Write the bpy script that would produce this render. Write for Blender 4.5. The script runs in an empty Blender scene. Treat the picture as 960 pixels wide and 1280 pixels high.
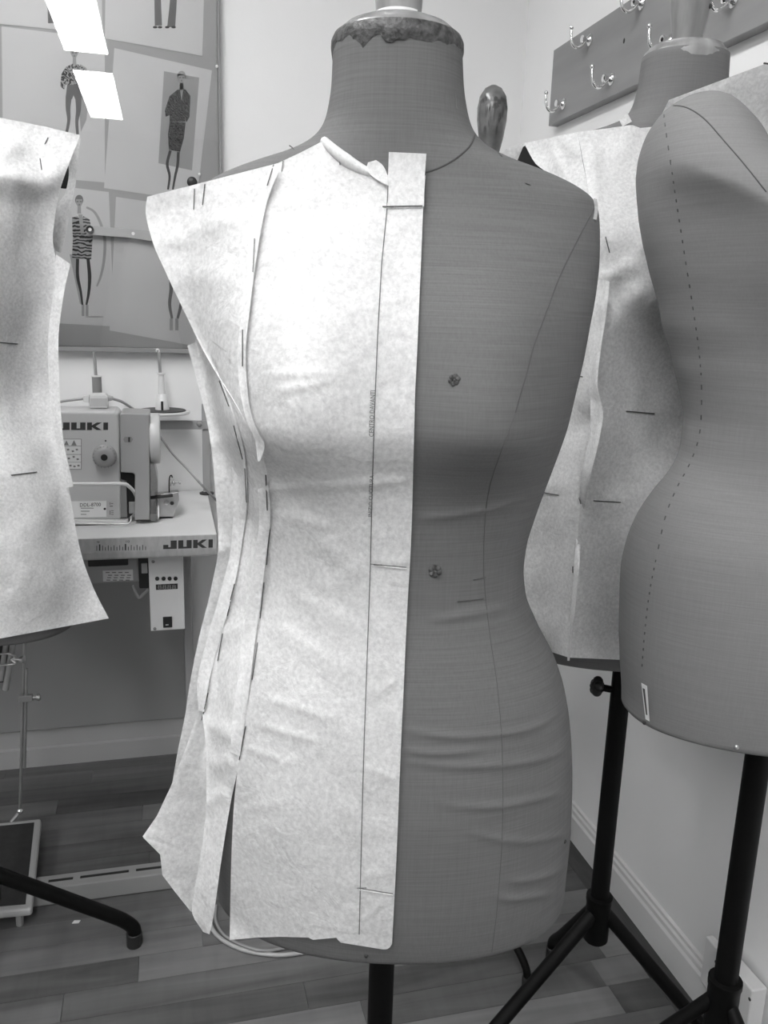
import bpy, bmesh, math, random
import numpy as np
from mathutils import Vector, Matrix, noise
from mathutils.bvhtree import BVHTree

random.seed(7)
SC = bpy.context.scene
COL = SC.collection
PI = math.pi

# ------------------------------------------------------------------ camera
F_PX, PITCH, ROLL, YAW, H = 1050.0, math.radians(13.2), 0.031, math.radians(14.6), 1.32
FH = Vector((math.sin(YAW), math.cos(YAW), 0))          # horizontal forward
RH = Vector((math.cos(YAW), -math.sin(YAW), 0))         # horizontal right
FW = Vector((math.sin(YAW)*math.cos(PITCH), math.cos(YAW)*math.cos(PITCH), -math.sin(PITCH)))
UP = RH.cross(FW)
CAM = Vector((0, 0, H))
cr, sr = math.cos(ROLL), math.sin(ROLL)
# image x axis in world: undoing the roll, x' = x c + y s ; y' = -x s + y c (y down)
IX = RH*cr + UP*sr          # d(ray)/dx
IY = RH*sr - UP*cr          # d(ray)/dy (down)
cd = bpy.data.cameras.new('camera')
cam = bpy.data.objects.new('camera', cd); COL.objects.link(cam)
m = Matrix((( IX.x, -IY.x, -FW.x, CAM.x), (IX.y, -IY.y, -FW.y, CAM.y), (IX.z, -IY.z, -FW.z, CAM.z), (0, 0, 0, 1)))
cam.matrix_world = m
cd.sensor_fit = 'VERTICAL'; cd.sensor_height = 36.0; cd.lens = 36.0*F_PX/1280.0
cd.clip_start = 0.02
SC.camera = cam

# ------------------------------------------------------------------ view, world, lamps
SC.view_settings.view_transform = 'Standard'
SC.view_settings.look = 'None'
SC.view_settings.exposure = 0.0
SC.view_settings.gamma = 1.0
w = bpy.data.worlds.new('world'); SC.world = w; w.use_nodes = True
w.node_tree.nodes['Background'].inputs[0].default_value = (1, 1, 1, 1)
w.node_tree.nodes['Background'].inputs[1].default_value = 0.0
LAMP = 29.5

XR, YB, ZC = 1.0, 2.42, 2.78            # right wall, back wall, ceiling
XL, YF = -3.2, -3.4
ZT = 0.815                              # table top

def ray(px, py):
    return FW + IX*((px-480)/F_PX) + IY*((py-640)/F_PX)
def at_z(px, py, z=0.0):
    d = ray(px, py); return CAM + d*((z-H)/d.z)
def at_y(px, py, y):
    d = ray(px, py); return CAM + d*(y/d.y)
def at_x(px, py, x):
    d = ray(px, py); return CAM + d*(x/d.x)
def at_f(px, py, f):
    d = ray(px, py); return CAM + d*(f/d.dot(FH))

# ------------------------------------------------------------------ materials
def new_mat(name):
    mt = bpy.data.materials.new(name); mt.use_nodes = True
    nt = mt.node_tree; return mt, nt, nt.nodes['Principled BSDF']
def mat(name, g, rough=.6, var=0.0, scale=8.0, stretch=(1,1,1), bump=0.0, bscale=None, metal=0.0, spec=.5, detail=4):
    mt, nt, b = new_mat(name)
    b.inputs['Roughness'].default_value = rough
    b.inputs['Metallic'].default_value = metal
    b.inputs['Specular IOR Level'].default_value = spec
    b.inputs['Base Color'].default_value = (g, g, g, 1)
    tc = nt.nodes.new('ShaderNodeTexCoord'); mp = nt.nodes.new('ShaderNodeMapping')
    mp.inputs['Scale'].default_value = stretch
    nt.links.new(tc.outputs['Object'], mp.inputs[0])
    n = nt.nodes.new('ShaderNodeTexNoise'); n.inputs['Scale'].default_value = scale; n.inputs['Detail'].default_value = detail
    nt.links.new(mp.outputs[0], n.inputs['Vector'])
    r = nt.nodes.new('ShaderNodeValToRGB')
    lo, hi = max(0, g*(1-var)), min(1, g*(1+var))
    r.color_ramp.elements[0].position = .3; r.color_ramp.elements[0].color = (lo, lo, lo, 1)
    r.color_ramp.elements[1].position = .7; r.color_ramp.elements[1].color = (hi, hi, hi, 1)
    nt.links.new(n.outputs['Fac'], r.inputs[0]); nt.links.new(r.outputs[0], b.inputs['Base Color'])
    if bump:
        n2 = nt.nodes.new('ShaderNodeTexNoise'); n2.inputs['Scale'].default_value = bscale or scale*3; n2.inputs['Detail'].default_value = 3
        nt.links.new(mp.outputs[0], n2.inputs['Vector'])
        bp = nt.nodes.new('ShaderNodeBump'); bp.inputs['Strength'].default_value = bump; bp.inputs['Distance'].default_value = .002
        nt.links.new(n2.outputs['Fac'], bp.inputs['Height']); nt.links.new(bp.outputs[0], b.inputs['Normal'])
    return mt

def linen_mat(name, g, amp=.22):
    mt, nt, b = new_mat(name)
    b.inputs['Roughness'].default_value = .85; b.inputs['Specular IOR Level'].default_value = .15
    tc = nt.nodes.new('ShaderNodeTexCoord')
    outs = []
    for st in ((14, 14, 620), (520, 520, 12), (3.5, 3.5, 3.5)):
        mp = nt.nodes.new('ShaderNodeMapping'); mp.inputs['Scale'].default_value = st
        nt.links.new(tc.outputs['Object'], mp.inputs[0])
        n = nt.nodes.new('ShaderNodeTexNoise'); n.inputs['Scale'].default_value = 1.0; n.inputs['Detail'].default_value = 3
        nt.links.new(mp.outputs[0], n.inputs['Vector']); outs.append(n)
    a = nt.nodes.new('ShaderNodeMath'); a.operation = 'ADD'
    vm = nt.nodes.new('ShaderNodeMath'); vm.operation = 'MULTIPLY_ADD'; vm.inputs[1].default_value = .55; vm.inputs[2].default_value = .225
    nt.links.new(outs[1].outputs['Fac'], vm.inputs[0])
    nt.links.new(outs[0].outputs['Fac'], a.inputs[0]); nt.links.new(vm.outputs[0], a.inputs[1])
    a2 = nt.nodes.new('ShaderNodeMath'); a2.operation = 'MULTIPLY_ADD'; a2.inputs[1].default_value = .35
    nt.links.new(outs[2].outputs['Fac'], a2.inputs[0]); nt.links.new(a.outputs[0], a2.inputs[2])
    mr = nt.nodes.new('ShaderNodeMapRange'); mr.inputs['From Min'].default_value = .82; mr.inputs['From Max'].default_value = 1.53
    mr.inputs['To Min'].default_value = g*(1-amp); mr.inputs['To Max'].default_value = g*(1+amp)
    nt.links.new(a2.outputs[0], mr.inputs['Value'])
    cb = nt.nodes.new('ShaderNodeCombineColor')
    for i in range(3): nt.links.new(mr.outputs[0], cb.inputs[i])
    nt.links.new(cb.outputs[0], b.inputs['Base Color'])
    bp = nt.nodes.new('ShaderNodeBump'); bp.inputs['Strength'].default_value = .18; bp.inputs['Distance'].default_value = .001
    nt.links.new(a.outputs[0], bp.inputs['Height']); nt.links.new(bp.outputs[0], b.inputs['Normal'])
    return mt

def paper_mat(name, g=.73, trans=.25):
    mt, nt, b = new_mat(name)
    b.inputs['Roughness'].default_value = .5; b.inputs['Specular IOR Level'].default_value = .3
    tc = nt.nodes.new('ShaderNodeTexCoord')
    n = nt.nodes.new('ShaderNodeTexNoise'); n.inputs['Scale'].default_value = 230; n.inputs['Detail'].default_value = 6; n.inputs['Roughness'].default_value = .65
    n3 = nt.nodes.new('ShaderNodeTexNoise'); n3.inputs['Scale'].default_value = 14; n3.inputs['Detail'].default_value = 4
    for q in (n, n3): nt.links.new(tc.outputs['Object'], q.inputs['Vector'])
    a = nt.nodes.new('ShaderNodeMath'); a.operation = 'MULTIPLY_ADD'; a.inputs[1].default_value = .45
    nt.links.new(n3.outputs['Fac'], a.inputs[0]); nt.links.new(n.outputs['Fac'], a.inputs[2])
    mr = nt.nodes.new('ShaderNodeMapRange'); mr.inputs['From Min'].default_value = .52; mr.inputs['From Max'].default_value = .93
    mr.inputs['To Min'].default_value = g*.80; mr.inputs['To Max'].default_value = min(.95, g*1.14)
    nt.links.new(a.outputs[0], mr.inputs['Value'])
    cb = nt.nodes.new('ShaderNodeCombineColor')
    for i in range(3): nt.links.new(mr.outputs[0], cb.inputs[i])
    nt.links.new(cb.outputs[0], b.inputs['Base Color'])
    n2 = nt.nodes.new('ShaderNodeTexNoise'); n2.inputs['Scale'].default_value = 38; n2.inputs['Detail'].default_value = 4; n2.inputs['Distortion'].default_value = .8
    nt.links.new(tc.outputs['Object'], n2.inputs['Vector'])
    bp = nt.nodes.new('ShaderNodeBump'); bp.inputs['Strength'].default_value = .38; bp.inputs['Distance'].default_value = .006
    nt.links.new(n2.outputs['Fac'], bp.inputs['Height']); nt.links.new(bp.outputs[0], b.inputs['Normal'])
    tr = nt.nodes.new('ShaderNodeBsdfTranslucent'); nt.links.new(cb.outputs[0], tr.inputs[0])
    mx = nt.nodes.new('ShaderNodeMixShader'); mx.inputs[0].default_value = trans
    out = nt.nodes['Material Output']
    nt.links.new(b.outputs[0], mx.inputs[1]); nt.links.new(tr.outputs[0], mx.inputs[2]); nt.links.new(mx.outputs[0], out.inputs[0])
    return mt

def plank_mat(name, lo, hi):
    mt, nt, b = new_mat(name)
    b.inputs['Roughness'].default_value = .42; b.inputs['Specular IOR Level'].default_value = .35
    tc = nt.nodes.new('ShaderNodeTexCoord'); oi = nt.nodes.new('ShaderNodeObjectInfo')
    ad = nt.nodes.new('ShaderNodeVectorMath'); ad.operation = 'MULTIPLY_ADD'; ad.inputs[1].default_value = (1, 1, 1)
    vm = nt.nodes.new('ShaderNodeMath'); vm.operation = 'MULTIPLY'; vm.inputs[1].default_value = 37.0
    nt.links.new(oi.outputs['Random'], vm.inputs[0])
    nt.links.new(tc.outputs['Object'], ad.inputs[0]); nt.links.new(vm.outputs[0], ad.inputs[2])
    ns = []
    for st in ((2.2, 26, 1), (30, 4, 1)):
        mp = nt.nodes.new('ShaderNodeMapping'); mp.inputs['Scale'].default_value = st
        nt.links.new(ad.outputs[0], mp.inputs[0])
        n = nt.nodes.new('ShaderNodeTexNoise'); n.inputs['Scale'].default_value = 1.0; n.inputs['Detail'].default_value = 5; n.inputs['Distortion'].default_value = .6
        nt.links.new(mp.outputs[0], n.inputs['Vector']); ns.append(n)
    a = nt.nodes.new('ShaderNodeMath'); a.operation = 'MULTIPLY_ADD'; a.inputs[1].default_value = .25
    nt.links.new(ns[1].outputs['Fac'], a.inputs[0]); nt.links.new(ns[0].outputs['Fac'], a.inputs[2])
    a2 = nt.nodes.new('ShaderNodeMath'); a2.operation = 'MULTIPLY_ADD'; a2.inputs[1].default_value = .62
    nt.links.new(oi.outputs['Random'], a2.inputs[0]); nt.links.new(a.outputs[0], a2.inputs[2])
    mr = nt.nodes.new('ShaderNodeMapRange'); mr.inputs['From Min'].default_value = .5; mr.inputs['From Max'].default_value = 1.4
    mr.inputs['To Min'].default_value = lo; mr.inputs['To Max'].default_value = hi
    nt.links.new(a2.outputs[0], mr.inputs['Value'])
    cb = nt.nodes.new('ShaderNodeCombineColor')
    for i in range(3): nt.links.new(mr.outputs[0], cb.inputs[i])
    nt.links.new(cb.outputs[0], b.inputs['Base Color'])
    return mt

def emit_mat(name, g, s):
    mt, nt, b = new_mat(name)
    b.inputs['Base Color'].default_value = (g, g, g, 1)
    b.inputs['Emission Color'].default_value = (1, 1, 1, 1); b.inputs['Emission Strength'].default_value = s
    return mt
def clear_mat(name, fac=.93, rough=0.0):
    mt, nt, b = new_mat(name)
    out = nt.nodes['Material Output']
    tr = nt.nodes.new('ShaderNodeBsdfTransparent'); tr.inputs[0].default_value = (fac, fac, fac, 1)
    gl = nt.nodes.new('ShaderNodeBsdfGlossy'); gl.inputs['Roughness'].default_value = rough
    fr = nt.nodes.new('ShaderNodeFresnel'); fr.inputs['IOR'].default_value = 1.49
    mx = nt.nodes.new('ShaderNodeMixShader')
    nt.links.new(fr.outputs[0], mx.inputs[0]); nt.links.new(tr.outputs[0], mx.inputs[1]); nt.links.new(gl.outputs[0], mx.inputs[2])
    nt.links.new(mx.outputs[0], out.inputs[0]); return mt
def stripe_mat(name, lo, hi, scale, dist=6.0, thr=.5, dirn='Y'):
    mt, nt, b = new_mat(name); b.inputs['Roughness'].default_value = .8
    tc = nt.nodes.new('ShaderNodeTexCoord'); wv = nt.nodes.new('ShaderNodeTexWave'); wv.bands_direction = dirn
    wv.inputs['Scale'].default_value = scale; wv.inputs['Distortion'].default_value = dist; wv.inputs['Detail'].default_value = 2; wv.inputs['Detail Scale'].default_value = 1.5
    nt.links.new(tc.outputs['Object'], wv.inputs['Vector'])
    r = nt.nodes.new('ShaderNodeValToRGB')
    r.color_ramp.elements[0].position = thr-.12; r.color_ramp.elements[0].color = (lo, lo, lo, 1)
    r.color_ramp.elements[1].position = thr+.12; r.color_ramp.elements[1].color = (hi, hi, hi, 1)
    nt.links.new(wv.outputs['Fac'], r.inputs[0]); nt.links.new(r.outputs[0], b.inputs['Base Color'])
    return mt

M = {}
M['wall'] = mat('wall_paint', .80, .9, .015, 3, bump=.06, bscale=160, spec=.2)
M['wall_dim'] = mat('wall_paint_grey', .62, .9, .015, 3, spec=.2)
M['wall_r'] = mat('wall_paint_right', .88, .9, .02, 3, bump=.06, bscale=160, spec=.2)
M['ceiling'] = mat('ceiling_paint', .82, .95, .01, 3, spec=.2)
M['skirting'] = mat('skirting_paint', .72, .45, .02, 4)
M['linen'] = linen_mat('linen', .128, .16)
M['linen_d'] = linen_mat('linen_fine', .195, .10)
M['linen_c'] = linen_mat('linen_mid', .15, .10)
M['seam'] = mat('seam_thread', .07, .9)
M['seam_soft'] = mat('seam_soft', .10, .9)
M['paper'] = paper_mat('pattern_paper')
M['tape'] = paper_mat('pattern_paper_tab', .66, .2)
M['worn'] = linen_mat('worn_linen', .32, .25)
M['pencil'] = mat('pencil_line', .12, .8)
M['pin'] = mat('pin_steel', .10, .35, metal=.6)
M['pin_d'] = mat('tack_dark', .03, .4)
M['chrome'] = mat('chrome', .85, .08, metal=1.0)
M['steel'] = mat('steel', .45, .35, .1, 30, metal=.8)
M['black'] = mat('black_metal', .003, .5, .2, 20, spec=.14)
M['blackp'] = mat('black_plastic', .015, .5)
M['black_cloth'] = mat('black_cloth', .01, .95)
M['wood_dark'] = mat('wood_varnished', .16, .22, .35, 30, (1, 1, .3), spec=.6)
M['wood_knob'] = mat('wood_turned', .24, .3, .35, 40, (1, 1, .12))
M['wood_egg'] = mat('egg_wood', .11, .25, .3, 40)
M['wood_spot'] = mat('wood_scorched', .05, .3, .3, 30)
M['rack'] = mat('rack_board', .26, .45, .14, 6, (1, .35, 2.5))
M['glue'] = mat('old_glue', .05, .55, .8, 160, bump=.8, bscale=200)
M['board'] = mat('pin_board', .55, .8, .04, 5)
M['sheet'] = mat('drawing_paper', .86, .85, .02, 10)
M['sheet_g'] = mat('print_grey', .50, .8, .06, 12)
M['white'] = mat('white_plastic', .70, .35, .02, 8)
M['cream'] = mat('machine_enamel', .56, .28, .02, 8)
M['grey_pl'] = mat('grey_plastic', .34, .42, .02, 8)
M['table'] = mat('table_laminate', .66, .45, .03, 5)
M['edge'] = mat('table_edge', .42, .5, .10, 40, (3, 1, 1))
M['logo'] = mat('logo_ink', .035, .6)
M['ink'] = mat('print_ink', .06, .7)
M['ink2'] = mat('print_mid', .22, .8)
M['skin'] = mat('print_skin', .48, .8)
M['label'] = mat('label_white', .72, .6)
M['greypaint'] = mat('grey_paint', .24, .5, .03, 10)
M['under'] = mat('panel_grey', .27, .75, .03, 3)
M['greyleg'] = mat('leg_paint', .33, .5, .03, 10)
M['mat'] = mat('rubber_mat', .02, .8, .2, 60)
M['clear'] = clear_mat('acrylic_cover')
M['lens'] = clear_mat('belt_guard_plastic', .6, .1)
M['plank'] = plank_mat('laminate_plank', .045, .19)
M['plankdark'] = mat('floor_border', .05, .5, .3, 10, (6, 1, 1))
M['zebra'] = stripe_mat('print_zebra', .04, .5, 36, 6, .45, 'Z')
M['spots'] = stripe_mat('print_spots', .05, .55, 42, 18, .5, 'DIAGONAL')
M['tweed'] = stripe_mat('print_tweed', .04, .16, 90, 10, .5, 'DIAGONAL')
M['lace'] = stripe_mat('print_lace', .03, .14, 90, 12, .5, 'DIAGONAL')
M['wash'] = mat('print_wash', .26, .8, .2, 30)
M['diff'] = emit_mat('lamp_diffuser', .9, LAMP)
M['lampframe'] = mat('lamp_frame', .7, .4)

# ------------------------------------------------------------------ helpers
def link(name, me, mt, parent=None, smooth=False):
    o = bpy.data.objects.new(name, me); COL.objects.link(o)
    if mt is not None: me.materials.append(mt)
    if parent is not None:
        o.parent = parent
        o.matrix_parent_inverse = parent_world(parent).inverted()
    if smooth:
        for p in me.polygons: p.use_smooth = True
    return o
def parent_world(o):
    mw = o.matrix_basis.copy()
    if o.parent: mw = parent_world(o.parent) @ o.matrix_parent_inverse @ mw
    return mw
def tag(o, label=None, cat=None, group=None, kind=None):
    if label: o['label'] = label
    if cat: o['category'] = cat
    if group: o['group'] = group
    if kind: o['kind'] = kind
    return o
def thing(name, loc, label, cat, group=None):
    o = bpy.data.objects.new(name, None); COL.objects.link(o); o.location = loc
    o.empty_display_size = .05
    return tag(o, label, cat, group)

class MB:
    def __init__(s): s.v = []; s.f = []
    def add(s, vs, fs):
        n = len(s.v); s.v += [Vector(p) for p in vs]; s.f += [[i+n for i in f] for f in fs]; return s
    def box(s, a, b):
        x0, y0, z0 = a; x1, y1, z1 = b
        return s.add([(x0,y0,z0),(x1,y0,z0),(x1,y1,z0),(x0,y1,z0),(x0,y0,z1),(x1,y0,z1),(x1,y1,z1),(x0,y1,z1)],
                     [(0,3,2,1),(4,5,6,7),(0,1,5,4),(1,2,6,5),(2,3,7,6),(3,0,4,7)])
    def tube(s, pts, r, seg=10, cap=True):
        pts = [Vector(p) for p in pts]; n = len(pts)
        rs = r if isinstance(r, (list, tuple)) else [r]*n
        rings = []; up = None
        for i, p in enumerate(pts):
            t = (pts[min(i+1, n-1)] - pts[max(i-1, 0)]).normalized()
            if up is None:
                up = t.orthogonal().normalized()
            else:
                up = (up - t*up.dot(t)); up = up.normalized() if up.length > 1e-6 else t.orthogonal().normalized()
            bn = t.cross(up)
            rings.append([p + (up*math.cos(2*PI*k/seg) + bn*math.sin(2*PI*k/seg))*rs[i] for k in range(seg)])
        vs = [q for rg in rings for q in rg]; fs = []
        for i in range(n-1):
            for k in range(seg):
                a = i*seg+k; b = i*seg+(k+1) % seg
                fs.append((a, b, b+seg, a+seg))
        if cap:
            fs.append(tuple(reversed(range(seg)))); fs.append(tuple(range((n-1)*seg, n*seg)))
        return s.add(vs, fs)
    def lathe(s, prof, c=(0,0,0), axis=(0,0,1), seg=24, closed=True):
        axis = Vector(axis).normalized(); u = axis.orthogonal().normalized(); v = axis.cross(u); c = Vector(c)
        vs = []; fs = []
        for (r, h) in prof:
            for k in range(seg):
                a = 2*PI*k/seg; vs.append(c + axis*h + (u*math.cos(a)+v*math.sin(a))*r)
        n = len(prof)
        for i in range(n-1):
            for k in range(seg):
                a = i*seg+k; b = i*seg+(k+1) % seg
                fs.append((a, b, b+seg, a+seg))
        if closed:
            fs.append(tuple(reversed(range(seg)))); fs.append(tuple(range((n-1)*seg, n*seg)))
        return s.add(vs, fs)
    def prism(s, poly, d):
        poly = [Vector(p) for p in poly]; d = Vector(d); n = len(poly)
        fs = [tuple(range(n)), tuple(reversed(range(n, 2*n)))]
        for i in range(n):
            j = (i+1) % n; fs.append((i, i+n, j+n, j))
        return s.add(poly + [p+d for p in poly], fs)
    def ball(s, c, r, sq=(1,1,1), seg=14):
        c = Vector(c); vs = []; fs = []; n = seg//2
        for i in range(n+1):
            ph = PI*i/n
            for k in range(seg):
                a = 2*PI*k/seg
                vs.append(c + Vector((r*sq[0]*math.sin(ph)*math.cos(a), r*sq[1]*math.sin(ph)*math.sin(a), r*sq[2]*math.cos(ph))))
        for i in range(n):
            for k in range(seg):
                a = i*seg+k; b = i*seg+(k+1) % seg
                fs.append((a, a+seg, b+seg, b))
        return s.add(vs, fs)
    def build(s, name, mt, parent=None, smooth=False, bevel=0, fix=True, bseg=2):
        me = bpy.data.meshes.new(name)
        bm = bmesh.new()
        vs = [bm.verts.new(p) for p in s.v]
        for f in s.f:
            try: bm.faces.new([vs[i] for i in f])
            except ValueError: pass
        if fix:
            bmesh.ops.remove_doubles(bm, verts=bm.verts, dist=1e-6)
            bmesh.ops.recalc_face_normals(bm, faces=bm.faces)
        bm.to_mesh(me); bm.free()
        o = link(name, me, mt, parent)
        if smooth:
            for p in me.polygons: p.use_smooth = True
            me.set_sharp_from_angle(angle=math.radians(50))
        if bevel:
            bv = o.modifiers.new('bevel', 'BEVEL'); bv.width = bevel; bv.segments = bseg; bv.limit_method = 'ANGLE'; bv.angle_limit = math.radians(40)
        return o

def arc_pts(pts, n=4):
    """round the corners of a polyline (Catmull-Rom)"""
    P = [Vector(p) for p in pts]; P = [P[0]*2-P[1]] + P + [P[-1]*2-P[-2]]; out = []
    for i in range(1, len(P)-2):
        for k in range(n):
            t = k/n
            out.append(.5*((2*P[i]) + (P[i+1]-P[i-1])*t + (2*P[i-1]-5*P[i]+4*P[i+1]-P[i+2])*t*t + (3*P[i]-P[i-1]-3*P[i+1]+P[i+2])*t**3))
    out.append(P[-2]); return out

def text_polys(s, name='text'):
    cu = bpy.data.curves.new(name, 'FONT'); cu.body = s; cu.size = 1.0; cu.resolution_u = 2
    o = bpy.data.objects.new(name, cu); COL.objects.link(o)
    bpy.context.view_layer.update()
    me = bpy.data.meshes.new_from_object(o.evaluated_get(bpy.context.evaluated_depsgraph_get()))
    vs = [v.co.copy() for v in me.vertices]; fs = [list(p.vertices) for p in me.polygons]
    bpy.data.objects.remove(o); bpy.data.curves.remove(cu); bpy.data.meshes.remove(me)
    x0 = min(v.x for v in vs); x1 = max(v.x for v in vs); y0 = min(v.y for v in vs); y1 = max(v.y for v in vs)
    return [((v.x-x0)/(x1-x0), (v.y-y0)/(y1-y0)) for v in vs], fs
def text_quad(s, name, p00, p10, p01, mt, parent, off=Vector((0,0,0)), sub=None):
    """flat lettering spanning the parallelogram p00 (bottom left), p10, p01"""
    uv, fs = text_polys(s); p00, p10, p01 = Vector(p00), Vector(p10), Vector(p01)
    b = MB(); b.add([p00 + (p10-p00)*u + (p01-p00)*v + off for u, v in uv], fs)
    return b.build(name, mt, parent, fix=False)
LOGO = {'J': [[(.55,1),(1,1),(1,.0),(0,0),(0,.5),(.38,.5),(.38,.22),(.55,.22)]],
        'U': [[(0,1),(.38,1),(.38,.22),(.62,.22),(.62,1),(1,1),(1,0),(0,0)]],
        'K': [[(0,0),(0,1),(.33,1),(.33,.62),(.66,1),(1,1),(.58,.5),(1,0),(.66,0),(.33,.38),(.33,0)]],
        'I': [[(0,0),(0,1),(1,1),(1,0)]]}
def logo_quad(name, p00, p10, p01, mt, parent):
    p00, p10, p01 = Vector(p00), Vector(p10), Vector(p01); b = MB()
    for ch, a, c in (('J', 0, .27), ('U', .30, .57), ('K', .60, .88), ('I', .91, 1.0)):
        for poly in LOGO[ch]:
            b.add([p00 + (p10-p00)*(a+(c-a)*u) + (p01-p00)*v for u, v in poly], [tuple(range(len(poly)))])
    return b.build(name, mt, parent, fix=False)

# ------------------------------------------------------------------ room shell
def struct(o): o['kind'] = 'structure'; return o
struct(MB().box((XL, YB, 0), (XR+.1, YB+.1, ZC)).build('wall_back', M['wall']))
struct(MB().box((XR, YF, 0), (XR+.1, YB, ZC)).build('wall_right', M['wall_r']))
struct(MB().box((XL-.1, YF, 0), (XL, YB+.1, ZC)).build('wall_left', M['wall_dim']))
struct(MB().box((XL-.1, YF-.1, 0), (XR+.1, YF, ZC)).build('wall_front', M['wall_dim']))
struct(MB().box((XL-.1, YF-.1, ZC), (XR+.1, YB+.1, ZC+.1)).build('ceiling', M['ceiling']))
fl = struct(MB().box((XL-.1, YF-.1, -.12), (XR+.1, YB+.1, -.009)).build('floor', M['plankdark']))
# laminate strips: rows along the back wall, random lengths
RW = .071; y = 1.568 - RW*11; row = 0
meshes = {}
def plank_mesh(L):
    L = round(L, 2)
    if L not in meshes:
        me = bpy.data.meshes.new('plank')
        b = MB().box((0, 0, -.009), (L-.0008, RW-.0008, 0)); bm = bmesh.new()
        vs = [bm.verts.new(p) for p in b.v]
        for f in b.f: bm.faces.new([vs[i] for i in f])
        bm.to_mesh(me); bm.free(); me.materials.append(M['plank']); meshes[L] = me
    return meshes[L]
while y < YB - .005:
    x = -1.5 - random.random()*.5
    if abs(y - 1.568) < .001: x = .04 - .64*3
    while x < XR - .06:
        L = random.choice((.38, .5, .64, .8))
        if abs(y - 1.568) < .001: L = .64
        L = min(L, XR - .062 - x)
        if L < .03: break
        o = bpy.data.objects.new('plank', plank_mesh(L)); COL.objects.link(o)
        o.location = (x, y, 0); o.parent = fl
        x += L
    y += RW; row += 1
struct(MB().box((XR-.062, .3, -.009), (XR, YB, .001)).build('trim_1', M['plankdark'], bevel=.001))
# skirting boards: body + stepped moulding on top
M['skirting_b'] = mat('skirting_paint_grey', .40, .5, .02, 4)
def sk(name, prof, a, b, mt='skirting'):  # prof in (out, z); extrude from a to b
    a, b = Vector(a), Vector(b); d = (b-a)
    out = Vector((-1, 0, 0)) if abs(d.y) > abs(d.x) else Vector((0, -1, 0))
    return struct(MB().prism([a + out*o + Vector((0,0,z)) for o, z in prof], d).build(name, M[mt]))
PR = [(0,0),(.014,0),(.014,.066),(.010,.072),(.010,.082),(.006,.086),(.006,.094),(0,.097)]
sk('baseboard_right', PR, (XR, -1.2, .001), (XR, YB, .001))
PB = [(0,0),(.022,0),(.022,.056),(.014,.06),(.014,.112),(.010,.118),(0,.118)]
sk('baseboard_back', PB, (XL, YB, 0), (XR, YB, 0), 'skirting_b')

# ceiling lamps: two mirrored in the pinboard, three added to brighten walls and fill
n = 0
LB = ['long ceiling light panel mirrored lower in the pinboard cover', 'long ceiling light panel mirrored at the top of the pinboard cover',
      'added ceiling light panel nearest the back wall, brightening it', 'unseen fill light panel added at far left, beside the camera', 'unseen fill light panel added at far left, behind the camera']
for i, (x0, ya) in enumerate(((-.525, -2.69), (-.525, -.875), (-.525, .62), (-1.85, -.875), (-1.85, -2.69))):
    y1 = ya + (1.385 if ya < 0 else .95)
    t = thing('ceiling_light', (x0+.12, (ya+y1)/2, ZC), LB[i], 'ceiling light', 'long ceiling light panels')
    MB().box((x0-.015, ya-.015, ZC-.02), (x0+.255, y1+.015, ZC)).build('frame', M['lampframe'], t, bevel=.003)
    MB().box((x0, ya, ZC-.024), (x0+.24, y1, ZC-.02)).build('diffuser', M['diff'], t)

# ------------------------------------------------------------------ dress-form bodies
def interp(tab, z):
    if z <= tab[0][0]: return tab[0][1]
    for (a, va), (b, vb) in zip(tab, tab[1:]):
        if z <= b:
            t = (z-a)/(b-a); return va + (vb-va)*t
    return tab[-1][1]
def smooth_tab(tab, n=160):
    """monotone cubic resample"""
    xs = np.array([t[0] for t in tab]); ys = np.array([t[1] for t in tab])
    h = np.diff(xs); d = np.diff(ys)/h
    mm = np.zeros(len(xs)); mm[0] = d[0]; mm[-1] = d[-1]
    for i in range(1, len(xs)-1):
        if d[i-1]*d[i] > 0:
            w1 = 2*h[i]+h[i-1]; w2 = h[i]+2*h[i-1]; mm[i] = (w1+w2)/(w1/d[i-1]+w2/d[i])
    out = []
    for z in np.linspace(xs[0], xs[-1], n):
        i = min(len(h)-1, max(0, np.searchsorted(xs, z)-1)); t = (z-xs[i])/h[i]
        v = (2*t**3-3*t**2+1)*ys[i]+(t**3-2*t*t+t)*h[i]*mm[i]+(-2*t**3+3*t*t)*ys[i+1]+(t**3-t*t)*h[i]*mm[i+1]
        out.append((z, v))
    return out

DM = 0.87                                  # forward distance of the big form
pole_m = at_f(476, 1240, DM)
AX_M = Vector((pole_m.x, pole_m.y, 0)); LAT_M = AX_M.dot(RH)
SIL = [(57,578),(80,579),(110,580.5),(140,585),(155,589),(167,595),(178,605),(188,620),(198,643),(208,674),(220,706),(230,726),(240,740),(248,746),(262,750),(290,751),
       (320,750),(360,745),(400,737),(440,729),(480,719),(520,709),(560,696),(600,682),(640,668),(670,659),(700,655),(730,657),(770,672),(810,693),(850,706),
       (900,713),(960,715),(1020,713),(1070,708),(1110,703)]
def cx_px(yy): return interp([(50, 497), (250, 497.5), (700, 491), (1110, 488)], yy)
half, cent = [], []
for (yy, xx) in SIL:
    pr = at_f(xx, yy, DM); pl = at_f(2*cx_px(yy)-xx, yy, DM)
    hw = (pr.dot(RH)-pl.dot(RH))/2; cc = (pr.dot(RH)+pl.dot(RH))/2 - LAT_M; zz = (pr.z+pl.z)/2
    half.append((zz, hw*.992)); cent.append((zz, cc))
ZB_M = at_f(500, 1204, DM-.118).z
half.append((ZB_M, half[-1][1]*.985)); cent.append((ZB_M, cent[-1][1]))
half.sort(); cent.sort()
half = [(z-ZB_M, v) for z, v in half]; cent = [(z-ZB_M, v) for z, v in cent]
LEN = half[-1][0]
half_s = smooth_tab(half, 300)
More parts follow.
